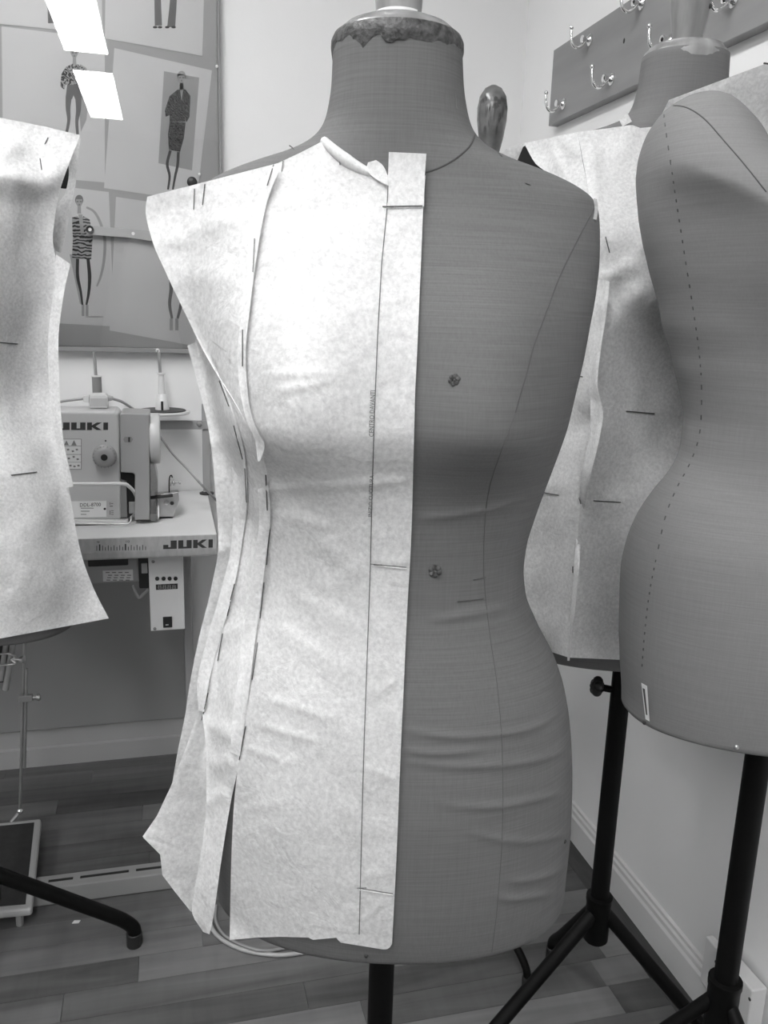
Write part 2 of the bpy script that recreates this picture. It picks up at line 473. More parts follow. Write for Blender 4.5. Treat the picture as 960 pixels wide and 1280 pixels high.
FR = smooth_tab([(-.01,.112),(0,.118),(.08,.128),(.16,.13),(.26,.122),(.39,.096),(.48,.102),(.57,.118),(.65,.112),(.72,.088),(.77,.068),(.80,.062),(.84,.06),(.95,.058)])
BK = smooth_tab([(-.01,.115),(0,.12),(.15,.135),(.26,.12),(.39,.085),(.5,.09),(.6,.095),(.7,.085),(.77,.068),(.80,.062),(.84,.06),(.95,.06)])
BUST = dict(x=.088, z=.566, amp=.046, sx=.050, su=.085, sd=.036)

def body_mesh(org, yaw, sc=1.0, halfT=None, frT=None, bkT=None, centT=None, bust=BUST, ntop=None, rings=150, seg=128, rimdrop=.006, cy=None, lean=1.0):
    """returns verts, faces in WORLD coordinates; front = local -Y"""
    halfT = halfT or half_s; frT = frT or FR; bkT = bkT or BK; centT = centT or cent
    z0, z1 = halfT[0][0], halfT[-1][0]
    zs = list(np.linspace(z0, z1, rings))
    cyaw, syaw = math.cos(yaw), math.sin(yaw)
    vs, fs = [], []
    def put(x, y, z):
        x, y, z = x*sc, y*sc, z*sc
        vs.append(Vector((org.x + x*cyaw - y*syaw, org.y + x*syaw + y*cyaw, org.z + z)))
    def ring(z, k=1.0, dz=0):
        a = interp(halfT, z)*k; f = interp(frT, z)*k; b = interp(bkT, z)*k; c = interp(centT, z)*lean; yo = cy(z) if cy else 0
        f = min(f, a*1.6+.01); b = min(b, a*1.6+.01)
        for i in range(seg):
            th = 2*PI*i/seg; ct, st = math.cos(th), math.sin(th)
            e = .92
            x = a*math.copysign(abs(ct)**e, ct); yy = (b if st > 0 else f)*math.copysign(abs(st)**e, st)
            if st < 0 and bust:
                s = bust['su'] if z > bust['z'] else bust['sd']
                g = math.exp(-((z-bust['z'])/s)**2/2)
                bb = sum(math.exp(-((x-sg*bust['x'])/bust['sx'])**2/2) for sg in (-1, 1))
                yy -= bust['amp']*g*min(1.15, bb)*min(1, -st*2.2)
            put(x + c, yy + yo, z + dz)
    ring(z0, .955, -rimdrop); ring(z0, .985, -rimdrop*.6)
    for z in zs: ring(z)
    nr = rings+2
    for i in range(nr-1):
        for k in range(seg):
            a = i*seg+k; b = i*seg+(k+1) % seg
            fs.append((a, b, b+seg, a+seg))
    fs.append(tuple(reversed(range(seg)))); fs.append(tuple(range((nr-1)*seg, nr*seg)))
    return vs, fs
def body_obj(name, vs, fs, mt, parent):
    me = bpy.data.meshes.new(name); me.from_pydata([tuple(v) for v in vs], [], fs); me.update()
    o = link(name, me, mt, parent, smooth=True)
    return o, BVHTree.FromPolygons(vs, fs)

FACE = -YAW                                # local -Y towards the camera
def stand(t, ax, z_top, z_hub, r, feet, hub_r=None, foot=True, leg_r=None):
    """pole, collar, hub and bent-foot legs in black metal"""
    hub_r = hub_r or r*1.35; leg_r = leg_r or r*.62
    MB().lathe([(r*.8, z_hub+.02), (r, z_hub+.02), (r, z_top)], ax, seg=20).build('pole', M['black'], t, smooth=True)
    MB().lathe([(hub_r*.8, z_hub-.06), (hub_r, z_hub-.055), (hub_r, z_hub+.02), (hub_r*1.06, z_hub+.024), (hub_r*1.06, z_hub+.034), (r, z_hub+.036)], ax, seg=20).build('hub', M['black'], t, smooth=True)
    for fx, fy in feet:
        fo = Vector((fx, fy, 0)); d = (fo - Vector((ax.x, ax.y, 0))); dn = d.normalized()
        a = Vector((ax.x, ax.y, z_hub)) + dn*hub_r*.6
        kn = Vector((fx, fy, .075)) - dn*.028
        pts = [a, a.lerp(kn, .5), a.lerp(kn, .92), kn + dn*.012 + Vector((0,0,-.012)), Vector((fx, fy, .04)), Vector((fx, fy, .012))]
        lg = MB().tube(arc_pts(pts, 3), leg_r, 12).build('leg', M['black'], t, smooth=True)
        MB().lathe([(leg_r*1.05, 0), (leg_r*1.12, .004), (leg_r*1.12, .03), (leg_r*.9, .032)], fo, seg=14).build('rubber_foot', M['blackp'], lg, smooth=True)

# ------------------------------------------------------------------ main form
t_main = thing('dress_form', AX_M, 'large grey linen dress form in the centre, right half bare', 'dress form', 'linen dress forms on stands')
org_m = Vector((AX_M.x, AX_M.y, ZB_M))
vs, fs = body_mesh(org_m, FACE, rings=400, seg=200)
CREASES = ([(505,912),(560,921),(620,918),(670,908),(706,888)], [(505,952),(570,958),(640,955),(690,945),(712,932)], [(560,1008),(620,1008),(668,1000),(712,988)],
           [(590,1042),(650,1052),(700,1044),(713,1038)], [(640,1102),(660,1100),(690,1092),(708,1080)], [(505,936),(540,942),(600,938)], [(620,1122),(650,1123),(700,1116)], [(540,776),(600,766),(640,758)], [(520,650),(600,640),(650,625)])
def crease(vs, polys, amp, wd):
    A = np.array([tuple(v) for v in vs]) - np.array(CAM)
    w_ = A @ np.array(FW); PX = 480 + F_PX*(A @ np.array(IX))/w_; PY = 640 + F_PX*(A @ np.array(IY))/w_
    front = (A @ np.array(FH)) < DM
    best = np.full(len(A), 0.0)
    for pl in polys:
        P = [(p.x, p.y) for p in arc_pts([(a, b, 0) for a, b in pl], 4)]; n_ = len(P)-1
        for k, ((x0, y0), (x1, y1)) in enumerate(zip(P, P[1:])):
            dx, dy = x1-x0, y1-y0; tt = np.clip(((PX-x0)*dx+(PY-y0)*dy)/(dx*dx+dy*dy), 0, 1)
            sd = (PY-y0-dy*tt); ds = np.hypot(PX-x0-dx*tt, sd)
            u = (k+tt)/n_; e = np.exp(-(ds/wd)**2)*np.minimum(1, .25+4*u*(1-u))*np.where(sd < 0, 1.0, .8)
            best = np.where(np.abs(e) > best, e, best)
    best *= front*amp
    return [v - FH*float(b_) for v, b_ in zip(vs, best)]
vs = crease(vs, CREASES, .0026, 5.0)
body_m, BV_M = body_obj('torso', vs, fs, M['linen'], t_main)
def cast(bv, px, py, off=0.0):
    d = ray(px, py); h = bv.ray_cast(CAM, d.normalized())
    if h[0] is None: return None
    return h[0] - d.normalized()*off
def line_on(bv, pts, r, name, mt, parent, off=0.0, step=8, seg=6, dash=None):
    """thin raised line following a surface between picture points"""
    P = []
    for (a, b) in zip(pts, pts[1:]):
        L = math.hypot(b[0]-a[0], b[1]-a[1]); k = max(1, int(L/step))
        for i in range(k): P.append((a[0]+(b[0]-a[0])*i/k, a[1]+(b[1]-a[1])*i/k))
    P.append(pts[-1])
    Q = [cast(bv, x, y, off) for x, y in P]; Q = [q for q in Q if q is not None]
    if len(Q) < 2: return None
    b = MB()
    if dash:
        for i in range(0, len(Q)-1, dash):
            b.tube([Q[i], Q[i].lerp(Q[i+1], .62)], r, seg)
    else: b.tube(Q, r, seg)
    return b.build(name, mt, parent, smooth=True)
def smooth_px(pts, n=6): return [(p.x, p.y) for p in arc_pts([(a, b, 0) for a, b in pts], n)]

line_on(BV_M, smooth_px([(745,256),(722,300),(700,345),(682,392),(668,430),(660,460),(652,488),(644,516)]), .0007, 'arm_seam', M['seam'], t_main, step=6)
line_on(BV_M, smooth_px([(644,516),(628,560),(612,610),(606,660),(605,720),(612,790),(622,860),(628,940),(628,1040),(622,1130),(615,1190)]), .0006, 'princess_seam', M['seam_soft'], t_main, step=6)
line_on(BV_M, smooth_px([(412,176),(430,196),(455,212),(490,220),(530,216),(562,203),(585,185),(594,168)]), .0009, 'neck_seam', M['seam'], t_main, step=5)
# crochet-like dark rosettes, worn edge patch, tacks, bottom hem
for (rx, ry, rr) in ((568, 475, 8), (544, 714, 9.5)):
    b = MB(); c = cast(BV_M, rx, ry, .0012); s = DM/F_PX*.9
    for k in range(6):
        a = k*2*PI/6 + .3*rr; q = c + (RH*math.cos(a) + Vector((0,0,1))*math.sin(a))*rr*.56*s
        b.ball(q, rr*.40*s, (1, .45, 1), 10)
    ros = b.build('rosette', M['glue'], t_main, smooth=True); tag(ros, 'dark rosette stuck on the bare linen')
    MB().ball(c - FH*.0016, rr*.2*s, (1, .5, 1), 8).build('rosette_eye', M['seam_soft'], ros, smooth=True)
for (px, py) in ((458, 1195), (609, 1205), (320, 1172), (706, 1052), (674, 1188)):
    c = cast(BV_M, px, py, .0)
    if c: MB().ball(c, .0026, (1, .7, 1), 10).build('tack', M['pin_d'], t_main, smooth=True)
line_on(BV_M, smooth_px([(742,246),(744,262),(742,276)]), .003, 'worn_patch', M['worn'], t_main, off=-.0018)
for a, b_ in (((572,752),(604,749)), ((592,725),(607,722))):
    line_on(BV_M, [a, b_], .0006, 'pin', M['pin'], t_main, off=.0006)
for pts in ([(617,182),(618,190)], [(622,190),(628,196)], [(569,117),(571,135)], [(657,229),(663,231)]):
    line_on(BV_M, pts, .0005, 'pin', M['pin'], t_main, off=.0008, step=4)
# varnished cap with ragged glue band, wooden finial with label
TOPZ = ZB_M + LEN; cxm = interp(cent, LEN)
TOP = org_m + RH*cxm; TOP.z = TOPZ
rn = half[-1][1]
capm = MB().lathe([(rn*.9,-.006),(rn*1.0,-.002),(rn*.99,.003),(rn*.94,.008),(rn*.82,.014),(rn*.62,.019),(rn*.40,.021),(.02,.022)], TOP, seg=40).build('neck_cap', M['wood_dark'], t_main, smooth=True)
b = MB(); segs = 72; vs_, fs_ = [], []
for k in range(segs):
    a = 2*PI*k/segs; lo = -.0115 + .011*noise.noise(Vector((math.cos(a)*5, math.sin(a)*5, 1))) + .003*noise.noise(Vector((math.cos(a)*18, math.sin(a)*18, 4)))
    for j, (rad, h) in enumerate(((1.012, lo), (1.035, lo*.5), (1.03, .001), (.99, .006))):
        wob = 1 + .006*noise.noise(Vector((math.cos(a)*22, math.sin(a)*22, j)))
        ca, sa = math.cos(a), math.sin(a)
        vs_.append(TOP + (RH*ca + FH*sa*.985)*rn*rad*wob + Vector((0, 0, h)))
for k in range(segs):
    for j in range(3):
        q = k*4+j; p = ((k+1) % segs)*4+j
        fs_.append((q, p, p+1, q+1))
b.add(vs_, fs_); b.build('glue_band', M['glue'], t_main, smooth=True)
fin = MB().lathe([(.021,.020),(.0222,.04),(.025,.075),(.029,.11),(.031,.14),(.028,.17),(.016,.19),(.004,.196)], TOP, seg=28).build('wooden_finial', M['wood_knob'], t_main, smooth=True)
lb = []
for k in range(11):
    a = math.radians(-66 + 11.6*k)
    for zz in (.0215, .0262): lb.append(TOP + (RH*math.sin(a) - FH*math.cos(a))*.0226 + Vector((0, 0, zz)))
MB().add(lb, [(2*k, 2*k+2, 2*k+3, 2*k+1) for k in range(10)]).build('label_strip', M['label'], fin, smooth=True)
feet = [(AX_M.x+.34*math.cos(a), AX_M.y+.34*math.sin(a)) for a in (-.4, 1.7, 3.8)]
stand(t_main, AX_M, ZB_M+.05, .2, .0155, feet)

# ------------------------------------------------------------------ paper sheets
def join_bv(*parts):
    V, Fc = [], []
    for v, f in parts:
        n0 = len(V); V += v; Fc += [[i+n0 for i in q] for q in f]
    return BVHTree.FromPolygons(V, Fc)
def sheet(name, rows, parent, bv=None, off=.004, nu=26, nv=70, top=None, bottom=None, mt=None, crinkle=.0015, smooth_it=25, seed=0, cap=None, crease=(), lin=False):
    """rows: (xl, yl, xr, yr[, dl, dr]) picture corners with optional forward distances; a curved sheet of paper lying on bv"""
    R = [r if len(r) == 6 else tuple(r)+(None, None) for r in rows]
    L = [0]
    for a, b_ in zip(R, R[1:]):
        L.append(L[-1] + math.hypot((b_[0]+b_[2]-a[0]-a[2])/2, (b_[1]+b_[3]-a[1]-a[3])/2))
    xs = np.array(L); vsn = np.linspace(0, L[-1], nv+1)
    def chan(k):
        if lin: return np.interp(vsn, L, [r[k] for r in R])
        return np.array([z[1] for z in smooth_tab([(l, r[k]) for l, r in zip(L, R)], nv+1)])
    XLs, YLs, XRs, YRs = (chan(k) for k in range(4))
    def dch(k):
        kn = [(l, r[k]) for l, r in zip(L, R) if r[k] is not None]
        if not kn: return None
        if len(kn) == 1: return np.full(nv+1, kn[0][1])
        return np.interp(vsn, [a for a, _ in kn], [b_ for _, b_ in kn])
    DL, DR = dch(4), dch(5)
    u = np.linspace(0, 1, nu+1)
    X = XLs[:, None] + (XRs-XLs)[:, None]*u; Y = YLs[:, None] + (YRs-YLs)[:, None]*u
    t = np.linspace(0, 1, nv+1)
    if top is not None:
        want = np.interp(X[0], [p[0] for p in top], [p[1] for p in top]) - Y[0]
        Y += want[None, :]*np.clip(1 - t/.22, 0, 1)[:, None]
    if bottom is not None:
        want = np.interp(X[-1], [p[0] for p in bottom], [p[1] for p in bottom]) - Y[-1]
        Y += want[None, :]*np.clip((t-.9)/.1, 0, 1)[:, None]
    D = np.full(X.shape, np.nan); B = np.full(X.shape, np.inf)
    if bv is not None:
        for i in range(nv+1):
            for j in range(nu+1):
                d = ray(X[i, j], Y[i, j]); h = bv.ray_cast(CAM, d.normalized())
                if h[0] is not None:
                    B[i, j] = h[0].dot(FH) - off
    if DL is not None and DR is not None:
        D = DL[:, None] + (DR-DL)[:, None]*u
        D = np.minimum(D, B)
        for it in range(12):
            P = np.pad(D, 1, mode='edge')
            D = np.minimum((P[:-2, 1:-1]+P[2:, 1:-1]+P[1:-1, :-2]+P[1:-1, 2:])/4, np.minimum(B, D+.004))
    else:
        D = np.where(np.isfinite(B), B, np.nan)
        for i in range(nv+1):
            ok = np.where(np.isfinite(D[i]))[0]
            if len(ok): D[i] = np.interp(np.arange(nu+1), ok, D[i, ok])
        ok = [i for i in range(nv+1) if np.isfinite(D[i, 0])]
        for i in range(nv+1):
            if not np.isfinite(D[i, 0]): D[i] = D[min(ok, key=lambda q: abs(q-i))]
        if cap is not None: D = np.minimum(D, cap)
        if DL is not None: D[:, 0] = DL
        if DR is not None: D[:, -1] = DR
        for it in range(smooth_it):
            P = np.pad(D, 1, mode='edge')
            S = (P[:-2, 1:-1]+P[2:, 1:-1]+P[1:-1, :-2]+P[1:-1, 2:])/4
            if DL is not None: S[:, 0] = DL
            if DR is not None: S[:, -1] = DR
            D = np.minimum(S, B)
    verts = []
    for i in range(nv+1):
        for j in range(nu+1):
            p = at_f(X[i, j], Y[i, j], D[i, j])
            q = p*9 + Vector((seed*3.1, 0, seed))
            c = abs(noise.noise(q)) * 1.0 + .5*abs(noise.noise(q*2.3)) + .25*abs(noise.noise(q*5.1))
            dd = D[i, j] - crinkle*(c*1.6)
            for (x0, y0, x1, y1, am, wd) in crease:
                ax, ay = x1-x0, y1-y0; LL = ax*ax+ay*ay
                tt = max(0, min(1, ((X[i,j]-x0)*ax+(Y[i,j]-y0)*ay)/LL))
                ds = math.hypot(X[i,j]-x0-ax*tt, Y[i,j]-y0-ay*tt)
                dd -= am*math.exp(-(ds/wd)**2)*min(1, 6*tt*(1-tt)+.15)
            verts.append(at_f(X[i, j], Y[i, j], dd))
    W = nu+1; faces = [(i*W+j, i*W+j+1, (i+1)*W+j+1, (i+1)*W+j) for i in range(nv) for j in range(nu)]
    me = bpy.data.meshes.new(name); me.from_pydata([tuple(v) for v in verts], [], faces); me.update()
    o = link(name, me, mt or M['paper'], parent, smooth=True)
    return o, verts, faces
def pins(bv, parent, lst, r=.0005, off=.0012, head=False):
    for (a, b_, *c) in lst:
        P = [cast(bv, a[0]+(b_[0]-a[0])*k/4, a[1]+(b_[1]-a[1])*k/4, off) for k in range(5)]
        P = [p for p in P if p is not None]
        if len(P) < 2: continue
        MB().tube(P, r, 6).build('pin', M['pin'], parent, smooth=True)

t_pp = thing('paper_pattern', AX_M + Vector((0, 0, ZB_M)), 'white paper bodice pattern pinned over left half of the central dress form', 'paper pattern', 'paper bodice patterns pinned on dress forms')
FPc = [(298,613,400,608,.0035,5),(400,608,514,601,.0042,4),(470,702,512,704,.002,4),(335,468,420,466,.003,5),(372,470,384,500,.002,4),(330,872,420,900,.0022,6),(322,906,400,928,.0028,4),
       (310,936,352,950,.003,4),(345,960,368,948,.0025,3),(430,705,365,640,.0040,14),(462,702,395,745,.0030,14),(512,835,452,885,.002,4),(450,955,496,976,.002,4),(322,330,360,316,.003,4),(480,380,514,368,.0018,4),
       (340,262,430,238,.0022,7),(345,490,420,475,.003,4),(335,640,420,660,.003,6),(400,300,330,420,.0025,12),(420,1120,470,1090,.0012,5),(455,1150,488,1120,.0022,4),(300,1010,360,1005,.0012,5),(345,1080,335,1100,.0012,3),
       (340,780,430,840,.0032,14),(478,420,516,410,.0014,4),(430,880,500,850,.0015,5),(360,740,460,790,.002,10)]
FPc = [c[:4] + (c[4]*.6, c[5]) for c in FPc]
fp, v1, f1 = sheet('front_panel', [(345,205,532,220),(331,255,529,262),(320,300,527,310),(312,360,524,380),(303,430,521,450),(300,480,519,490),(312,525,518,530),(325,560,517,565),(334,600,516,605),
    (337,640,515,645),(333,682,513,695),(326,740,510,745),(318,800,507,805),(312,850,505,852),(304,915,502,915),(297,962,500,962),(292,1012,498,1012),(289,1080,495,1085),(287,1175,490,1187)],
    t_pp, BV_M, .004, 70, 230, top=[(345,205),(375,191),(404,176),(430,197),(455,212),(486,219),(533,219)],
    bottom=[(287,1175),(320,1172),(350,1171),(388,1172),(389,1175),(422,1172),(424,1178),(455,1183),(480,1187),(486,1186),(490,1180)], cap=DM-.045, crease=FPc, seed=1, smooth_it=14)
sa, v2, f2 = sheet('side_front_panel', [(184,246,347,204),(182,264,331,256),(190,300,320,300),(206,338,313,360),(233,395,304,428),(254,438,301,462),(275,474,303,492),(296,508,316,530),(314,542,327,562)],
    t_pp, BV_M, .006, 26, 60, cap=DM-.01, crinkle=.0022, seed=2, crease=[(200,300,300,270,.003,14),(240,250,245,400,.0015,4),(215,340,300,350,.003,16)])
st, v3, f3 = sheet('collar_tab', [(486,190,533,192),(485,222,531,222),(484,258,530,258)], t_pp, BV_M, .007, 10, 14, mt=M['tape'], crinkle=.0006)
fl1, v4, f4 = sheet('seam_flange', [(337,210,352,204),(320,260,333,255),(309,320,322,312),(302,390,313,380),(297,445,307,445),(299,480,309,484),(302,500,312,508),(309,528,322,540),(319,552,331,556),(321,568,328,569),(322,577,325,576)],
    t_pp, BV_M, .011, 6, 50, cap=DM-.058, crinkle=.004, seed=5)
s3, v5, f5 = sheet('side_panel', [(254,418,285,440,DM+.02,DM+.035),(266,452,300,490,DM+.015,DM+.03),(278,482,313,530,DM+.01,DM+.02),(292,520,326,560,DM,DM-.02),(303,560,335,600,DM-.01,DM-.048),(308,620,338,645,DM-.015,DM-.05),
    (300,690,333,690,DM-.015,DM-.05),(290,740,327,740,DM-.02,DM-.05),(275,800,319,800,DM-.02,DM-.05),(262,850,313,850,DM-.025,DM-.052),(253,890,306,900,DM-.034,DM-.060),(258,940,300,948,DM-.045,DM-.074),
    (258,1000,289,1000,DM-.06,DM-.088),(249,1080,276,1080,DM-.066,DM-.094),(240,1140,266,1150,DM-.068,DM-.094),(254,1165,262,1168,DM-.08,DM-.09)],
    t_pp, BV_M, .004, 16, 110, crinkle=.0035, seed=7, crease=[(270,800,312,780,.003,10),(260,905,300,925,.004,9),(262,960,290,950,.004,9),(255,1005,285,990,.004,8),(275,620,330,630,.003,10)])
s1, v6, f6 = sheet('side_back_panel', [(234,432,258,422,DM+.01,DM+.03),(250,490,281,490,DM+.005,DM+.02),(262,545,301,545,DM+.0,DM+.012),(268,600,309,600,DM-.006,DM+.005),(273,680,305,680,DM-.008,DM+.003),(264,735,294,735,DM-.008,DM+.0),
    (248,800,278,800,DM-.01,DM-.004),(236,862,262,860,DM-.014,DM-.008),(232,890,254,890,DM-.014,DM-.01),(222,940,252,930,DM-.012,DM-.004),(215,980,250,968,DM-.01,DM-.0)],
    t_pp, BV_M, .003, 12, 80, crinkle=.003, seed=8, crease=[(255,560,300,545,.004,8),(262,690,300,680,.004,8)])
s2, v7, f7 = sheet('flared_panel', [(250,884,262,890,DM-.03,DM-.024),(233,933,264,940,DM-.04,DM-.026),(213,984,262,1000,DM-.05,DM-.03),(196,1020,258,1040,DM-.058,DM-.034),(178,1046,254,1072,DM-.066,DM-.038),(200,1068,251,1090,DM-.06,DM-.04),
    (203,1094,248,1106,DM-.06,DM-.042),(218,1114,246,1122,DM-.056,DM-.044),(238,1139,243,1141,DM-.052,DM-.046)],
    t_pp, BV_M, .007, 18, 140, crinkle=.002, seed=9, lin=True)
BV_S3 = join_bv((v5, f5))
# outer strip: second layer of the side seam, and the turned edge beside the pins
s4, v8, f8 = sheet('seam_allowance', [(244,424,260,422,DM+.012,DM+.01),(262,475,278,478,DM+.005,DM+.002),(280,530,297,532,DM-.002,DM-.008),(289,575,306,572,DM-.01,DM-.016),(292,620,309,620,DM-.014,DM-.02),(289,680,302,682,DM-.015,DM-.021),(276,738,291,740,DM-.018,DM-.024),(258,802,274,802,DM-.02,DM-.026),(246,860,260,858,DM-.024,DM-.03),(248,888,255,890,DM-.03,DM-.033)],
    t_pp, BV_S3, .003, 5, 60, crinkle=.002, seed=11)
s5, v9, f9 = sheet('seam_allowance', [(322,612,335,606,DM-.062,DM-.056),(324,650,338,645,DM-.062,DM-.056),(319,690,333,690,DM-.062,DM-.056),(312,740,327,740,DM-.062,DM-.056),(303,800,319,800,DM-.062,DM-.056),(297,850,313,850,DM-.064,DM-.058),(290,905,305,908,DM-.068,DM-.062),(288,940,300,945,DM-.07,DM-.066)],
    t_pp, BV_S3, .003, 5, 50, crinkle=.002, seed=12)
# rolled neck edge
def px_tube(bv, pts, off, rs, name, mt, parent, seg=8, n=4):
    Q = [cast(bv, x, y, off) for x, y in smooth_px(pts, n)]
    Q = [q for q in Q if q is not None]
    rr = list(np.interp(np.linspace(0, 1, len(Q)), np.linspace(0, 1, len(rs)), rs))
    return MB().tube(Q, rr, seg).build(name, mt, parent, smooth=True)
px_tube(BV_M, [(405,176),(415,186),(432,200),(450,211),(468,218)], .005, [.004,.005,.006,.005,.003], 'rolled_neck_edge', M['paper'], t_pp)
nf, v10, f10 = sheet('neck_flap', [(460,203,470,200),(458,210,478,206),(462,217,484,219),(470,224,485,232)], t_pp, BV_M, .008, 8, 10, crinkle=.002, seed=4)
BVP = join_bv((v1, f1), (v2, f2), (v3, f3), (v4, f4), (v5, f5), (v6, f6), (v7, f7), (v8, f8), (v9, f9))
pins(BVP, t_pp, [((318,298),(316,340)),((303,412),(303,458)),((342,206),(334,232)),((354,201),(352,214)),((256,230),(253,256)),((274,476),(286,508)),((292,532),(303,574)),((306,586),(308,628)),
    ((332,594),(334,638)),((337,662),(333,706)),((330,728),(325,773)),((322,803),(315,850)),((307,908),(299,950)),((293,730),(288,750)),((288,752),(284,770)),((278,792),(272,826)),((260,866),(252,900)),
    ((243,236),(242,262)),((467,706),(478,706)),((447,1110),(458,1110)),((478,258),(492,258)),((468,213),(469,221)),((424,196),(425,206))])
MB().tube([at_f(362,182,DM-.03), at_f(374,191,DM-.045)], .0006, 6).build('pin', M['pin'], t_pp)
# pencil centre line, cross lines, handwriting
BVF = join_bv((v1, f1), (v3, f3))
line_on(BVF, [(485,232),(484,258),(477,330),(472,420),(468,520),(465,620),(463,706),(459,820),(455,930),(452,1040),(449,1168)], .00042, 'centre_line', M['pencil'], t_pp, off=.0005, step=8)
for a, b_ in (((480,258),(528,257)), ((463,705),(508,709)), ((446,1110),(491,1117))):
    line_on(BVF, [a, b_], .0004, 'fold_line', M['pencil'], t_pp, off=.0004, step=5)
    line_on(BVF, [(a[0]+3, a[1]+2), (b_[0], b_[1]+2.2)], .0007, 'fold_ridge', M['paper'], t_pp, off=.0006, step=5)
def handwriting(s, p0, p1, h, name):
    uv, fs_ = text_polys(s); ux, uy = p1[0]-p0[0], p1[1]-p0[1]; L = math.hypot(ux, uy); nx, ny = uy/L, -ux/L   # up of the letters
    V = []
    for u, v in uv:
        q = cast(BVF, p0[0]+ux*u + nx*h*v, p0[1]+uy*u + ny*h*v, .0007); V.append(q)
    MB().add(V, fs_).build(name, M['pencil'], t_pp, fix=False)
handwriting('CENTRO DAVANTI', (467,546), (469,488), 6, 'handwriting')
handwriting('INIZIO CUCITURA', (465,646), (467,594), 5, 'handwriting')

# ------------------------------------------------------------------ left form
DL_ = 1.40
axl = at_f(0, 640, DL_); latB = -.738
AX_B = FH*DL_ + RH*latB
t_b = thing('dress_form', AX_B, 'dress form at the left edge, hidden under a paper pattern', 'dress form', 'linen dress forms on stands')
ZB_B = at_f(20, 799, DL_-.1).z
org_b = Vector((AX_B.x, AX_B.y, ZB_B))
vs, fs = body_mesh(org_b, FACE-.25, 1.0, rings=110, seg=96)
_, BV_B = body_obj('torso', vs, fs, M['linen_c'], t_b)
TB = org_b + Vector((0, 0, LEN)) + RH*interp(cent, LEN)
MB().lathe([(rn*.9,-.006),(rn,0),(rn*.95,.012),(rn*.6,.028),(.02,.032)], TB, seg=32).build('neck_cap', M['wood_dark'], t_b, smooth=True)
MB().lathe([(.021,.03),(.026,.07),(.03,.12),(.026,.16),(.005,.18)], TB, seg=24).build('wooden_finial', M['wood_knob'], t_b, smooth=True)
fB = at_z(168, 1181)
feetB = [(fB.x, fB.y), (AX_B.x-.3, AX_B.y+.2), (AX_B.x-.1, AX_B.y-.38)]
stand(t_b, AX_B, ZB_B+.05, .255, .0165, feetB, leg_r=.0145)
# clamp with two chrome rods under the left form
c0 = at_f(6, 815, DL_-.03); z_ = Vector((0, 0, 1))
MB().box((c0.x-.05, c0.y-.02, c0.z-.05), (c0.x+.006, c0.y+.02, c0.z+.05)).build('clamp_block', M['blackp'], t_b, bevel=.004)
for (a, b_) in (((9,800),(1,850)), ((17,800),(7,862))):
    MB().tube([at_f(*a, DL_-.06), at_f(*b_, DL_-.06)], .0052, 12).build('rod', M['steel'], t_b, smooth=True)
for yy in (818, 832):
    MB().tube(arc_pts([at_f(-4, yy, DL_-.07), at_f(10, yy-1, DL_-.075), at_f(19, yy+(3 if yy < 825 else -3), DL_-.07), at_f(14, 825, DL_-.07)], 4), .002, 8).build('clamp_loop', M['steel'], t_b, smooth=True)
MB().lathe([(.002,0),(.002,.012),(.005,.013),(.007,.02),(.004,.022)], at_f(15,824,DL_-.07), (RH), seg=12).build('wing_screw', M['steel'], t_b, smooth=True)

t_pb = thing('paper_pattern', org_b, 'white paper pattern with a flared hem on the left edge dress form', 'paper pattern', 'paper bodice patterns pinned on dress forms')
bR = [(100,169),(88,200),(75,238),(70,262),(66,300),(70,328),(66,380),(65,440),(68,500),(74,550),(86,610),(101,690),(116,733),(136,773)]
bL = [(-150,118),(-150,150),(-150,190),(-150,225),(-150,270),(-150,310),(-150,370),(-150,440),(-150,500),(-150,560),(-150,620),(-150,700),(-150,760),(-150,826)]
bp_, w1, g1 = sheet('front_panel', [l+r for l, r in zip(bL, bR)], t_pb, BV_B, .006, 40, 90, top=[(-150,118),(0,147),(25,152),(60,159),(100,169)], cap=DL_+.0, crinkle=.004, seed=21,
    crease=[(-90,205,10,222,.014,17),(10,222,80,222,.013,15),(0,215,50,235,.006,8),(20,215,-10,240,.005,10),(0,240,70,238,.006,10),(5,200,30,175,.003,6),(40,360,-10,420,.003,14),(50,700,10,760,.003,16),(0,595,40,590,.002,8),(70,580,60,660,.002,6)])
_, w2, g2 = sheet('armhole_flap', [(84,190,101,172,DL_+.0,DL_+.0),(86,215,98,196,DL_+.03,DL_+.01),(82,240,94,234,DL_+.02,DL_+.01),(69,262,90,252,DL_+.01,DL_+.0),(66,290,84,285,DL_+.005,DL_+.0),(66,312,76,316,DL_+.01,DL_+.01)], t_pb, None, .004, 8, 30, crinkle=.004, seed=22)
_, w3, g3 = sheet('seam_flange', [(70,318,88,330,DL_-.03,DL_-.04),(67,360,80,366,DL_-.035,DL_-.045),(60,430,73,430,DL_-.04,DL_-.05),(62,500,75,495,DL_-.045,DL_-.055),(70,552,79,548,DL_-.05,DL_-.06),(82,610,92,608,DL_-.05,DL_-.06)], t_pb, None, .004, 6, 40, crinkle=.005, seed=23)
BVB = join_bv((w1, g1))
pins(BVB, t_pb, [((14,594),(46,590)),((103,690),(108,702)),((50,198),(52,212)),((60,172),(56,180)),((-2,428),(22,430))], r=.0008)
tag(MB().lathe([(.001,0),(.019,0),(.021,.003),(.019,.009),(.001,.010)], at_f(78, 219, DL_+.05), RH*.45-FH*.9, seg=28).build('arm_plate', M['black_cloth'], t_b, smooth=True), 'black cloth arm plate')

